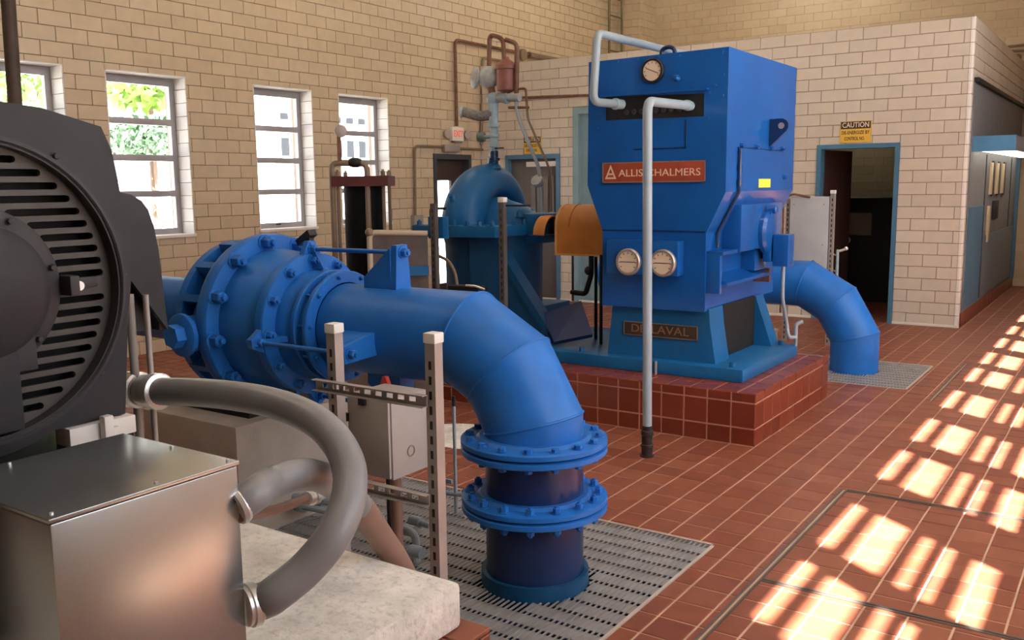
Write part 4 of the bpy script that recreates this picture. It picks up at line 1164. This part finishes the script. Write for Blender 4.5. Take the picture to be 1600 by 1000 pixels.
# split-case pump
pu = thing('split_case_pump', 'teal blue pump with arched volute casing behind the capped strut posts', 'pump', (PS, PYC, BT))
B().box(PS - .42, PS + .40, PYC - .58, PYC + .58, 1.225, 1.315, .012).done('split_flange', TEAL, pu)
for i in range(7):
    bolt(pu, (PS - .36 + i * .12, PYC - .555, 1.315), Zv, r=.017, h=.025, m=TEAL)
for i in range(6):
    bolt(pu, (PS + .375, PYC - .42 + i * .14, 1.315), Zv, r=.017, h=.025, m=TEAL)
rings = []
for i in range(25):
    t = PI * i / 24
    rr = .135 + .03 * math.cos(t - .3)
    R0 = .51 - rr
    cc = Vector((PS - .08, PYC - math.cos(t) * R0, 1.28 + math.sin(t) * (R0 + .01)))
    dr = Vector((0, -math.cos(t), math.sin(t)))
    rings.append([cc + dr * math.cos(a) * rr + Xv * math.sin(a) * rr * 1.12 for a in [2 * PI * k / 20 for k in range(20)]])
B().loft(rings).done('upper_volute', TEAL, pu, ang=60)
B().lathe((PS - .08, PYC, 1.28), Xv, [(0, .25), (.14, .25), (.20, .225), (.30, .20), (.40, .165), (.46, .12), (.60, .105)], 36).done('suction_cover', TEAL, pu)
B().box(PS + .30, PS + .55, PYC - .13, PYC + .13, 1.16, 1.40, .03).done('bearing_bracket', TEAL, pu)
for y in (PYC - .14, PYC + .02):
    B().lathe((PS + .34, y, 1.37), Zv, [(0, .035), (.03, .03), (.06, .012)], 12).done('oil_cup', TEAL, pu)
B().lathe((PS - .02, PYC, 1.76), Zv, [(0, .075), (.03, .06), (.04, .045), (.10, .04)], 18).done('top_boss', TEAL, pu)
for t in (.5, 2.5):
    p = Vector((PS - .1, PYC - math.cos(t) * .5, 1.28 + math.sin(t) * .5))
    B().ball(p, .035, 10).cyl(p, p + Vector((0, -math.cos(t), math.sin(t))) * .06, .015, seg=8).done('casing_eye', TEAL, pu)
B().lathe((PS - .02, PYC, .44), Zv, [(0, .40), (.70, .41), (.785, .43)], 40).done('lower_casing', DARKTEAL, pu)
B().prism([(PS + .05, 5.86, BT), (PS + .80, 5.86, BT), (PS + .80, 5.86, .55), (PS + .42, 5.86, 1.05), (PS + .30, 5.86, 1.22), (PS + .05, 5.86, 1.22)], (0, .10, 0)).prism([(PS + .80, 5.86, BT), (PS + .80, 5.86, .55), (PS + .42, 5.86, 1.05), (PS + .39, 5.86, 1.0), (PS + .74, 5.86, .53), (PS + .74, 5.86, BT)], (0, -.03, 0)).done('support_rib', DARKTEAL, pu, smooth=False)
B().box(PS - .5, PS + .45, PYC - .45, PYC + .45, BT, BT + .22, .01).done('foot', TEAL, pu)
q4 = [onY(845, 490, 5.90), onY(908, 470, 5.98), onY(926, 522, 5.82), onY(866, 534, 5.74)]
B().prism(q4, (-.02, .03, -.03)).done('belt_plate', NAVY, pu, smooth=False, label='dark sloping cover plate at the pump foot')

B().cyl((PS + .3, PYC, SZ + .03), (-3.16, PYC, SZ + .03), .045, seg=16).done('shaft', BLACK, pu)
# air-release stack above the pump
st = thing('air_valve_stack', 'pale blue fitting stack with round valves and a rust-red can on top of the pump', 'valve', (-4.42, 6.25, 1.80))
SY = 6.27
def s_(px, py, y=SY): return onY(px, py, y)
v0 = s_(772, 250)
X0 = v0.x
Zs = lambda py: s_(772, py).z
B().lathe((X0, SY, Zs(251)), Zv, [(0, .05), (.02, .05), (.025, .036), (Zs(236) - Zs(251), .036)], 16).done('nipple', NAVY, st)
B().lathe((X0, SY, Zs(236)), Zv, [(0, .03), (.03, .03), (.032, .048), (.055, .048), (.057, .034), (.11, .034), (.112, .046), (.135, .046), (.137, .034), (.19, .034), (.192, .05), (.215, .05), (.217, .036), (.29, .036)], 16).done('valve_stem', PALEPIPE, st)
B().cyl((X0, SY, Zs(190)), (X0, SY, Zs(158)), .038, seg=16).done('riser', PALEPIPE, st)
B().ball((X0, SY, Zs(154)), .055, 14).done('tee', PALEPIPE, st)
B().cyl((X0, SY, Zs(153)), s_(812, 152), .034, seg=14).done('tee_arm', PALEVALVE, st)
B().cyl(s_(788, 153), s_(794, 153), .046, seg=14).done('tee_collar', PALEPIPE, st)
B().lathe(s_(745, 122), (-.6, -.8, .1), [(-.06, .03), (-.03, .03), (0, .085), (.02, .088), (.03, .08), (.045, .03)], 24).done('diaphragm', PALEVALVE, st)
B().ball(s_(764, 121), .092, 18, (1, .8, 1)).done('ball_chamber', PALEVALVE, st)
B().cyl(s_(745, 122), s_(764, 121), .03, seg=12).done('chamber_neck', PALEPIPE, st)
B().cyl(s_(766, 132), (X0, SY, Zs(154)), .03, seg=12).done('chamber_foot', RUST, st)
cn = s_(791, 143)
B().lathe((cn.x, SY, cn.z), Zv, [(-.02, .02), (0, .05), (.01, .078), (.17, .078), (.175, .09), (.20, .09), (.225, .07), (.25, .03), (.27, .025)], 22).done('float_can', RUSTCAN, st, label='rust-red float can')
B().cyl((cn.x, SY, cn.z - .02), (cn.x, SY, Zs(152)), .025, seg=10).done('can_neck', RUST, st)
B().tube([s_(764, 108), s_(765, 54), s_(786, 60), s_(788, 98)], .019, 10, .05).done('vent_loop', RUST, st)
B().tube([s_(790, 62), s_(808, 68), s_(807, 148)], .019, 10, .05).done('vent_loop', RUST, st)
B().tube([s_(800, 140), s_(822, 138), s_(823, 165)], .010, 8, .03).done('vent_tube', RUST, st)
B().tube([s_(807, 148), s_(807, 168), s_(812, 190), s_(842, 262), s_(845, 300), s_(846, 332)], .015, 10, .05).done('bleed_tube', GREYPIPE, st)
B().tube([s_(823, 160), s_(824, 185), s_(858, 262), s_(861, 290), s_(861, 330)], .010, 8, .05).done('bleed_tube', BRONZE, st)
B().cyl(s_(795, 168), s_(826, 168), .011, seg=8).done('tube_clip', RUST, st)
B().lathe(s_(841, 284), (0, -.6, .4), [(-.03, .035), (0, .05), (.03, .05), (.035, .02)], 14).done('sight_cup', PALEVALVE, st)
hp = [s_(772, 178), s_(750, 182), s_(735, 178), s_(722, 174)]
B().tube(hp, .042, 14, .04).done('braided_hose', mat('braided_hose', (.22, .21, .19), .6, .2, var=.4, scale=60), st)
B().lathe(s_(724, 175), (-1, -.4, .1), [(0, .045), (.02, .052), (.03, .04), (.03, 0)], 16).done('hose_cap', PALEVALVE, st)
B().lathe(s_(752, 214), (-1, -.3, 0), [(-.03, .012), (-.03, .04), (.03, .04), (.03, .012)], 12).done('small_cock', mat('green_grey', (.16, .20, .17), .5), st)
B().cyl(s_(752, 214), s_(770, 214), .016, seg=8).done('cock_pipe', PALEPIPE, st)
B().box(X0 - .02, X0 + .10, SY - .02, SY, Zs(233), Zs(231)).done('cock_handle', BLACK, st, smooth=False)

# far elbow pipe
e2 = thing('discharge_pipe', 'blue mitred elbow pipe behind the cabinet near the doorway', 'pipe', (-1.98, 8.15, 0))
mitre_elbow(-1.98, 8.15, .735, .60, .2, -4.4, -.6, BLUE, e2, ['horizontal_run', 'elbow_segment', 'elbow_segment', 'vertical_run'])
# block and rack behind the far pump
blk = thing('brown_drum', 'small brown drum on the floor behind the tiled pad', 'drum', (-2.55, 7.4, 0))
B().lathe((-2.5, 7.36, 0), Zv, [(-.004, .10), (.02, .105), (.03, .10), (.40, .10), (.41, .105), (.43, .105), (.43, .09), (.42, 0)], 20).done('drum_body', mat('weathered_wood', (.20, .14, .10), .8, var=.25), blk)
rk2 = thing('electrical_cabinet', 'tall light grey electrical panel on a strut post beside the doorway', 'box', (-2.74, 9.3, 0))
p0, p1 = onY(1236, 303, 9.3), onY(1297, 307, 9.3)
B().box(p0.x, p1.x, 9.28, 9.36, .60, p1.z, .006).done('panel', GREYBOX, rk2)
for zz in (1.40, 1.0, .7):
    for xx in (p0.x + .04, p1.x - .05):
        B().cyl((xx, 9.275, zz), (xx, 9.28, zz), .006, seg=8).done('rivet', FLEXBROWN, rk2)
strut(p1.x + .03, 9.3, -.02, p1.z + .05, rk2)
strut(p0.x - .03, 9.33, -.02, p1.z - .02, rk2, cap=False)
B().tube([(p0.x - .06, 9.26, .3), (p0.x - .06, 9.26, p1.z - .03), (p0.x + .02, 9.26, p1.z + .03), (p0.x + .2, 9.27, p1.z - .005)], .011, 8, .05).done('panel_cable', RUST, rk2)
ps = thing('pipe_stand', 'thin white upright pipe with small valves beside the grey panel', 'pipe', (-2.5, 9.4, 0))
t = onY(1309, 390, 9.4)
B().cyl((t.x, 9.4, -.02), (t.x, 9.4, t.z), .014, seg=10).done('stem', PALEPIPE, ps)
for py in (400, 425, 440):
    q = onY(1312, py, 9.4); B().tube([(t.x, 9.4, q.z), (t.x - .05, 9.4, q.z + .02)], .009, 8).done('branch', ZINC, ps)
q = onY(1314, 388, 9.4); B().cyl((t.x, 9.4, t.z - .02), (q.x + .05, 9.4, q.z - .005), .012, seg=8).ball((q.x + .05, 9.4, q.z), .02, 10).done('cock', STEEL, ps)

# strut posts before the far pump
rk3 = thing('strut_rack', 'pair of slim strut posts standing in front of the teal pump', 'rack', (-3.95, 5.25, 0))
for px, py in ((678, 318), (785, 311)):
    t = onY(px, py, 5.25); strut(t.x, 5.25, -.02, t.z, rk3, cap=(px > 700), m=DARKPOST)
bx = onY(690, 350, 5.3)
b = B()
b.tube([(bx.x - .10, 5.3, 1.30), (bx.x - .10, 5.3, 1.46), (bx.x + .04, 5.3, 1.46)], .010, 8, .02)
b.done('wire_hanger', BLACK, rk3)
B().box(bx.x - .12, bx.x + .02, 5.29, 5.36, 1.24, 1.40, .004).done('switch', TEAL, rk3)
q = onY(805, 320, 5.25)
B().box(q.x - .11, q.x + .11, 5.26, 5.27, q.z - .012, q.z).done('arm', BLACK, rk3, smooth=False)
hs_ = thing('cable_loop', 'dark bundle of cable and hose looping beside the left strut post', 'cable', tuple(onY(700, 440, 5.35)))
cl = [onY(686, 400, 5.35), onY(700, 408, 5.35), onY(710, 425, 5.35), onY(714, 445, 5.35), onY(716, 470, 5.35)]
B().tube(catmull(cl), .013, 8).done('hose', BRONZE, hs_)
bb_ = onY(722, 447, 5.3)
B().box(bb_.x - .12, bb_.x + .16, 5.28, 5.40, .80, bb_.z, .008).done('connector_box', BLACK, hs_)
B().tube([onY(728, 446, 5.27), onY(742, 447, 5.27), onY(757, 452, 5.27)], .008, 8).done('lever', STEEL, hs_)

# rusty tank and the black air cylinder at the left
tk = thing('brown_tank', 'brown steel cabinet tank with a pipe along its top edge behind the blue lugs', 'tank', (-4.4, 5.0, 0))
a_, b_ = onY(574, 360, 4.9), onY(668, 367, 5.1)
a_ = dep(577, 361, 6.55); b_ = dep(668, 367, 6.62)
dv = Vector((b_.x - a_.x, b_.y - a_.y, 0)); dn = Vector((-dv.y, dv.x, 0)).normalized()
mid = (a_ + b_) / 2
B().obox((mid.x + dn.x * .125, mid.y + dn.y * .125, (a_.z - .02) / 2), dv, dn, Zv, dv.length, .25, a_.z - .03).done('body', TANK, tk, smooth=False)
B().tube([(a_.x, a_.y, .9), (a_.x, a_.y, a_.z - .01), (b_.x, b_.y, b_.z + .01)], .02, 12, .05).done('top_pipe', mat('tan_pipe', (.42, .34, .24), .5), tk)
B().ball((a_.x, a_.y, a_.z - .01), .032, 12).done('pipe_elbow', BRONZE, tk)
q = dep(648, 423, 6.6)
B().obox((q.x, q.y, q.z), dv, dn, Zv, .20, .06, .065).done('blue_bracket', TEAL, tk, label='blue steel bracket on its side', smooth=False)
cyb = dep(569, 290, 7.5)
ac = thing('air_cylinder', 'black upright cylinder clamped under a maroon top plate by the windows', 'cylinder', (cyb.x, cyb.y, 0))
cx, cy_, ct = cyb.x, cyb.y, dep(569, 291, 7.5).z
B().lathe((cx, cy_, .25), Zv, [(0, .165), (ct - .25, .165)], 32).done('barrel', mat('matt_black', (.004, .004, .004), .7, spec=.15), ac)
rdir = Vector((RT.x, RT.y, 0)).normalized(); fdir = Vector((F.x, F.y, 0)).normalized()
B().obox((cx, cy_, ct + .04), rdir, fdir, Zv, .45, .45, .08).done('top_plate', MAROON, ac, smooth=False)
B().obox((cx, cy_, .21), rdir, fdir, Zv, .45, .36, .08).done('bottom_plate', MAROON, ac, smooth=False)
B().obox((cx, cy_, .085), rdir, fdir, Zv, .34, .34, .19).done('foot', CONC2, ac, smooth=False)
for u_, v_ in ((-.18, -.18), (.18, -.18), (-.18, .18), (.18, .18)):
    p = Vector((cx, cy_, 0)) + rdir * u_ + fdir * v_
    B().cyl((p.x, p.y, .2), (p.x, p.y, ct + .10), .014, seg=10).done('clamp_rod', BRONZE, ac)
    bolt(ac, (p.x, p.y, ct + .08), Zv, r=.018, h=.03, m=BRONZE)
fr_ = Vector((cx, cy_, 0)) - fdir * .28
lp_ = dep(518, 255, 7.3); tp_ = dep(573, 256, 7.3)
B().tube([(lp_.x, lp_.y, .1), (lp_.x, lp_.y, lp_.z), (tp_.x, tp_.y, tp_.z), (tp_.x, tp_.y, ct + .07)], .023, 12, .05).done('side_pipe', BRONZE, ac)
B().tube([(tp_.x, tp_.y, ct + .0), (tp_.x, tp_.y, .85)], .021, 12).done('front_pipe', BRONZE, ac)
B().lathe(dep(555, 254, 7.3), rdir, [(-.05, .028), (-.02, .04), (.02, .04), (.05, .028)], 12).done('pipe_union', BLACK, ac)
gp = dep(531, 255, 7.3)
B().cyl((gp.x, gp.y, gp.z), (gp.x, gp.y, gp.z + .23), .017, seg=10).done('gauge_stem', RUST, ac)
gq = dep(532, 205, 7.27)
B().lathe(gq, -fdir + rdir * .3, [(-.04, .045), (0, .05), (.025, .05), (.03, .04), (.03, 0)], 20).done('gauge', mat('weathered_gauge', (.35, .28, .25), .45), ac)

# ---------------------------------------------------------------- things on the walls
ex = thing('exit_sign', 'small white sign with red letters above the outside door', 'sign', (-8.0, 10.5, 2.24))
B().box(-8.10, -8.04, 10.37, 10.63, 2.25, 2.44, .006).done('housing', PVCWHITE, ex)
text('EXIT', .125, (-8.0385, 10.5, 2.345), (0, 1, 0), (0, 0, 1), EXITRED, 'lettering', ex, width=.21, bold=.003)
for y in (10.27, 10.73):
    B().lathe((-8.06, y, 2.34), (1, -.3, 0), [(-.03, .03), (.0, .06), (.03, .06), (.03, 0)], 16).done('lamp_head', mat('lamp_head', (.45, .36, .32), .4), ex)
B().box(-8.09, -8.04, 10.40, 10.60, 2.225, 2.25).done('battery_tray', BRONZE, ex, smooth=False)
def W(px, py, x=-8.06): return onX(px, py, x)
co = thing('wall_conduit', 'brown conduit dropping to the exit sign and running along the window wall', 'conduit', (-8.06, 10.5, 2.44))
B().tube([W(714, 197), W(711, 62), W(835, 87)], .022, 10, .08).done('conduit', RUST, co)
B().tube([W(752, 226), W(754, 90), W(800, 98)], .020, 10, .08).done('conduit', BRONZE, co)
B().lathe(W(815, 86), (1, 0, 0), [(0, .09), (.05, .09), (.05, .05), (.06, 0)], 18).done('round_box', BRONZE, co)
wd = [W(826, 84), W(880, 96), W(880, 92), W(828, 80)]
B().tube([W(826, 86), W(890, 99)], .05, 10).done('duct', BRONZE, co)
c2 = thing('wall_conduit', 'thin grey-brown conduit rising from a wall box to a junction beside the outside door', 'conduit', (-8.06, 9.55, 1.2))
B().tube([W(649, 345), W(648, 228), W(692, 229)], .018, 10, .08).done('conduit', BRONZE, c2)
B().tube([W(718, 232), W(772, 234)], .016, 10).done('conduit', BRONZE, c2)
j = W(705, 231); B().box(-8.10, -8.03, j.y - .17, j.y + .17, j.z - .06, j.z + .04, .01).done('junction', ZINC, c2)
j = W(652, 348); B().box(-8.10, -8.03, j.y - .09, j.y + .10, j.z - .12, j.z + .10, .01).done('switch_box', ZINC, c2)
c3 = tag(B().tube([onY(800, 153, 11.06), onY(945, 148, 11.06)], .018, 10).done('wall_conduit', RUST), 'brown horizontal pipe on the partition left of the cabinet', 'conduit')
c4 = thing('vertical_pipe', 'dark brown vertical pipe crossing the leftmost window', 'pipe', (-7.3, 3.9, 0))
B().tube([Vector((onX(10, -40, -7.6).x, onX(10, -40, -7.6).y, HC - .02)), onX(10, -40, -7.6), onX(24, 170, -7.6), Vector((onX(24, 170, -7.6).x, onX(24, 170, -7.6).y, -.02))], .055, 14).done('pipe', mat('dark_brown_pipe', (.055, .032, .022), .6, var=.3), c4)
la = thing('wall_ladder', 'slim olive rung ladder fixed high on the window wall', 'ladder', (-8.0, 14.9, 3.3))
OL = mat('olive_ladder', (.14, .12, .05), .5)
y0l, y1l = 15.0, 15.33
y0l = onX(970, 20, -7.95).y; y1l = onX(992, 20, -7.95).y
y0l, y1l = min(y0l, 14.78), min(y1l, 15.25)
for y in (y0l, y1l): B().cyl((-7.95, y, 3.2), (-7.95, y, HC - .02), .022, seg=8).done('rail', OL, la)
k = 0
while 3.35 + k * .30 < HC - .1:
    B().cyl((-7.95, y0l, 3.35 + k * .30), (-7.95, y1l, 3.35 + k * .30), .014, seg=8).done('rung', OL, la); k += 1
for z in (3.6, 5.2):
    for y in (y0l, y1l): B().box(-8.10, -7.95, y - .015, y + .015, z, z + .03).done('standoff', OL, la, smooth=False)
def caution(x0, x1, z0, z1, lab):
    s = thing('caution_sign', lab, 'sign', ((x0 + x1) / 2, PY - .01, z0))
    B().box(x0, x1, PY - .016, PY - .001, z0, z1, .002).done('board', YELLOW, s)
    h = z1 - z0
    B().box(x0 + .006, x1 - .006, PY - .0175, PY - .0155, z0 + h * .64, z1 - .006).done('header', SIGNBLACK, s, smooth=False)
    cx_ = (x0 + x1) / 2; w_ = x1 - x0
    text('CAUTION', .08, (cx_, PY - .018, z0 + h * .81), (1, 0, 0), (0, 0, 1), SIGNCREAM, 'heading', s, extrude=.001, width=w_ * .86, bold=.001)
    text('DE-ENERGIZE BY', .055, (cx_, PY - .0165, z0 + h * .46), (1, 0, 0), (0, 0, 1), SIGNBLACK, 'wording', s, extrude=.001, width=w_ * .90, bold=.001)
    text('CONTROL NO.', .055, (cx_ - .01, PY - .0165, z0 + h * .18), (1, 0, 0), (0, 0, 1), SIGNBLACK, 'wording', s, extrude=.001, width=w_ * .66, bold=.001)
caution(-2.952, -2.610, 2.060, 2.302, 'yellow and black caution sign above the open dark doorway')
caution(-7.325, -7.036, 2.062, 2.30, 'yellow and black caution sign above the grey door behind the pump')

# control board in the inner room's side wall
cbd = thing('control_board', 'dark grey control board along the inner room side wall with a light canopy', 'control panel', (PX, 13.5, .16))
b = B(); b.box(PX - .011, PX + .012, 11.2, 15.93, .16, 2.69); b.done('board', PANELGREY, cbd, smooth=False)
B().box(PX, PX + .05, 11.2, 15.93, 2.66, 2.71, .004).done('top_rail', BLACK, cbd)
B().box(PX + .012, PX + .022, 11.25, 12.35, .2, 1.32).done('door_panel', FRAMEBLUE, cbd, smooth=False)
B().box(PX + .012, PX + .022, 12.45, 15.6, .2, .95).done('door_panel', mat('panel_blue_grey', (.12, .17, .22), .4), cbd, smooth=False)
for y in (12.4, 14.9):
    B().box(PX + .012, PX + .02, y, y + .03, .2, 1.92).done('panel_joint', BLACK, cbd, smooth=False)
CRM = mat('cream_strip', (.55, .45, .30), .5)
for y in (12.75, 13.30, 13.85):
    B().box(PX + .012, PX + .035, y, y + .16, 1.44, 1.83, .004).done('indicator_strip', CRM, cbd)
    B().box(PX + .012, PX + .028, y + .17, y + .34, 1.42, 1.85).done('indicator_frame', BLACK, cbd, smooth=False)
B().box(PX + .012, PX + .035, 12.72, 12.86, .86, 1.30, .004).done('indicator_strip', CRM, cbd)
B().box(PX + .012, PX + .05, 13.15, 13.5, 1.12, 1.36, .004).done('meter', BLACK, cbd)
cn_ = B()
cn_.box(PX + .012, PX + .43, 11.30, 15.6, 2.07, 2.09); cn_.box(PX + .415, PX + .43, 11.30, 15.6, 1.93, 2.07)
cn_.done('canopy', PANELGREY, cbd, smooth=False)
B().box(PX + .012, PX + .43, 11.28, 11.30, 1.925, 2.092).done('canopy_end', mat('canopy_blue', (.08, .25, .46), .45), cbd, smooth=False, label='sky blue end plate')
B().box(PX + .05, PX + .38, 11.4, 15.5, 1.935, 1.96).done('canopy_lamp', LAMPGLOW, cbd, label='lit strip lamp under the canopy', smooth=False)
B().ball((PX + .06, 12.9, 2.12), .04, 10).done('canopy_knob', BLACK, cbd)
B().box(PX - .01, PX + .05, 15.62, 15.75, .16, 2.0).done('end_frame', FRAMEBLUE, cbd, smooth=False)
fd = thing('downpipe', 'dark vertical pipe on the far wall at the right edge', 'pipe', (-1.52, 15.95, 1.9))
B().tube([(-1.52, 15.95, 2.25), (-1.545, 15.95, 3.45)], .032, 10).done('pipe', BLACK, fd)
pb = thing('wall_pipes', 'pair of short brown pipes with a round fitting high on the far wall', 'pipe', (-1.6, 15.9, 3.5))
B().tube([onY(1575, 73, 15.9), onY(1606, 70, 15.9)], .02, 8).done('pipe_run', BRONZE, pb)
B().tube([onY(1581, 80, 15.9), onY(1606, 79, 15.9)], .02, 8).done('pipe_run', BRONZE, pb)
B().ball(onY(1591, 89, 15.9), .05, 10).done('round_fitting', BRONZE, pb)

# inner room seen through the open doorway
ir = thing('switch_cabinet', 'black switchgear cabinet in the dark room beyond the doorway', 'cabinet', (-3.2, 13.2, 0))
B().box(-3.9, -2.6, 13.0, 13.9, -.005, 1.40, .01).done('body', BLACK, ir)
B().box(-3.3, -3.0, 12.98, 13.0, .9, 1.2).done('meter_plate', mat('faint_plate', (.3, .27, .24), .5), ir, smooth=False)
B().ball(onY(1323, 375, 12.6), .05, 10).ball(onY(1321, 385, 12.6), .04, 10).done('white_valve', PVCWHITE, ir)
ld = bpy.data.lights.new('inner_room_lamp', 'AREA'); ld.size = .6; ld.energy = 6; ld.color = (1, .95, .75)
lo = bpy.data.objects.new('inner_room_lamp', ld); C.objects.link(lo); lo.location = (-3.9, 15.2, 3.05)

# ---------------------------------------------------------------- outside the left windows
b = B(); b.box(-60, XL - .5, -20, 60, -.30, -.25); b.done('ground', ASPHALT, kind='structure', smooth=False)
b = B(); b.box(XR + .5, 40, -20, 60, -.30, -.25); b.done('ground_1', ASPHALT, kind='structure', smooth=False)
def tree(label, c, rx, rz, m, n, trunk=True, lf=.16):
    t = thing('tree' if trunk else 'shrub', label, 'tree' if trunk else 'shrub', (c[0], c[1], -.25))
    V, Fc = [], []
    for i in range(n):
        d = Vector((random.gauss(0, 1), random.gauss(0, 1), random.gauss(0, 1))).normalized() * (random.random() ** .4)
        p = Vector((c[0] + d.x * rx, c[1] + d.y * rx, c[2] + d.z * rz))
        a = Vector((random.gauss(0, 1), random.gauss(0, 1), random.gauss(0, 1))).normalized(); e = a.orthogonal().normalized()
        s = lf * random.uniform(.6, 1.3)
        k = len(V); V += [tuple(p - a * s), tuple(p + e * s * .5), tuple(p + a * s), tuple(p - e * s * .5)]; Fc.append((k, k + 1, k + 2, k + 3))
    me = bpy.data.meshes.new('foliage'); me.from_pydata(V, [], Fc); me.materials.append(m)
    link('foliage', me, t, kind='stuff')
    if trunk: B().cyl((c[0], c[1], -.26), (c[0], c[1], c[2]), .07, .05, 10).done('trunk', BARK, t)
    else: B().cyl((c[0], c[1], -.26), (c[0], c[1], c[2]), .05, .03, 8).done('stem', BARK, t)
tree('yellow-green tree seen through the second window', (-17.5, 12.2, 4.0), 1.3, .75, LEAF, 1500)
tree('yellow-green tree seen through the leftmost window', (-17.0, 9.2, 3.4), 1.1, 1.4, LEAF, 900)
tree('dark green shrub below the tree outside the second window', (-14.0, 9.7, 2.5), .95, .36, LEAF2, 1000, False, .08)
bd = thing('white_building', 'bright white building with grey windows across the yard', 'building', (-34, 34, -.25))
B().box(-36, -34, 22.0, 50, -.25, 9).done('facade', WHITEWALL, bd, smooth=False)
for z0, hh_ in ((3.15, .85), (4.85, .30)):
    for i in range(8):
        y = 30.6 + i * .88
        wnn = B().box(-34.02, -33.97, y, y + .50, z0, z0 + hh_).done('facade_window', GREYWIN, bd, smooth=False)
hs2 = thing('white_house', 'small white gabled house seen low through the second window', 'building', (-30, 19.5, -.25))
B().prism([(-30, 17.0, -.25), (-30, 20.6, -.25), (-30, 20.6, 1.9), (-30, 17.0, 1.9)], (-4, 0, 0)).done('house_wall', WHITEWALL, hs2, smooth=False)
B().prism([(-29.8, 16.8, 1.9), (-29.8, 20.8, 1.9), (-29.8, 18.8, 3.0)], (-4.4, 0, 0)).done('roof', mat('roof_grey', (.035, .035, .04), .8), hs2, smooth=False)
for y in (17.6, 19.4):
    B().box(-30.03, -29.98, y, y + .6, .6, 1.5).done('house_window', GREYWIN, hs2, smooth=False)

for o in list(bpy.data.objects):
    if '_root' in o: del o['_root']
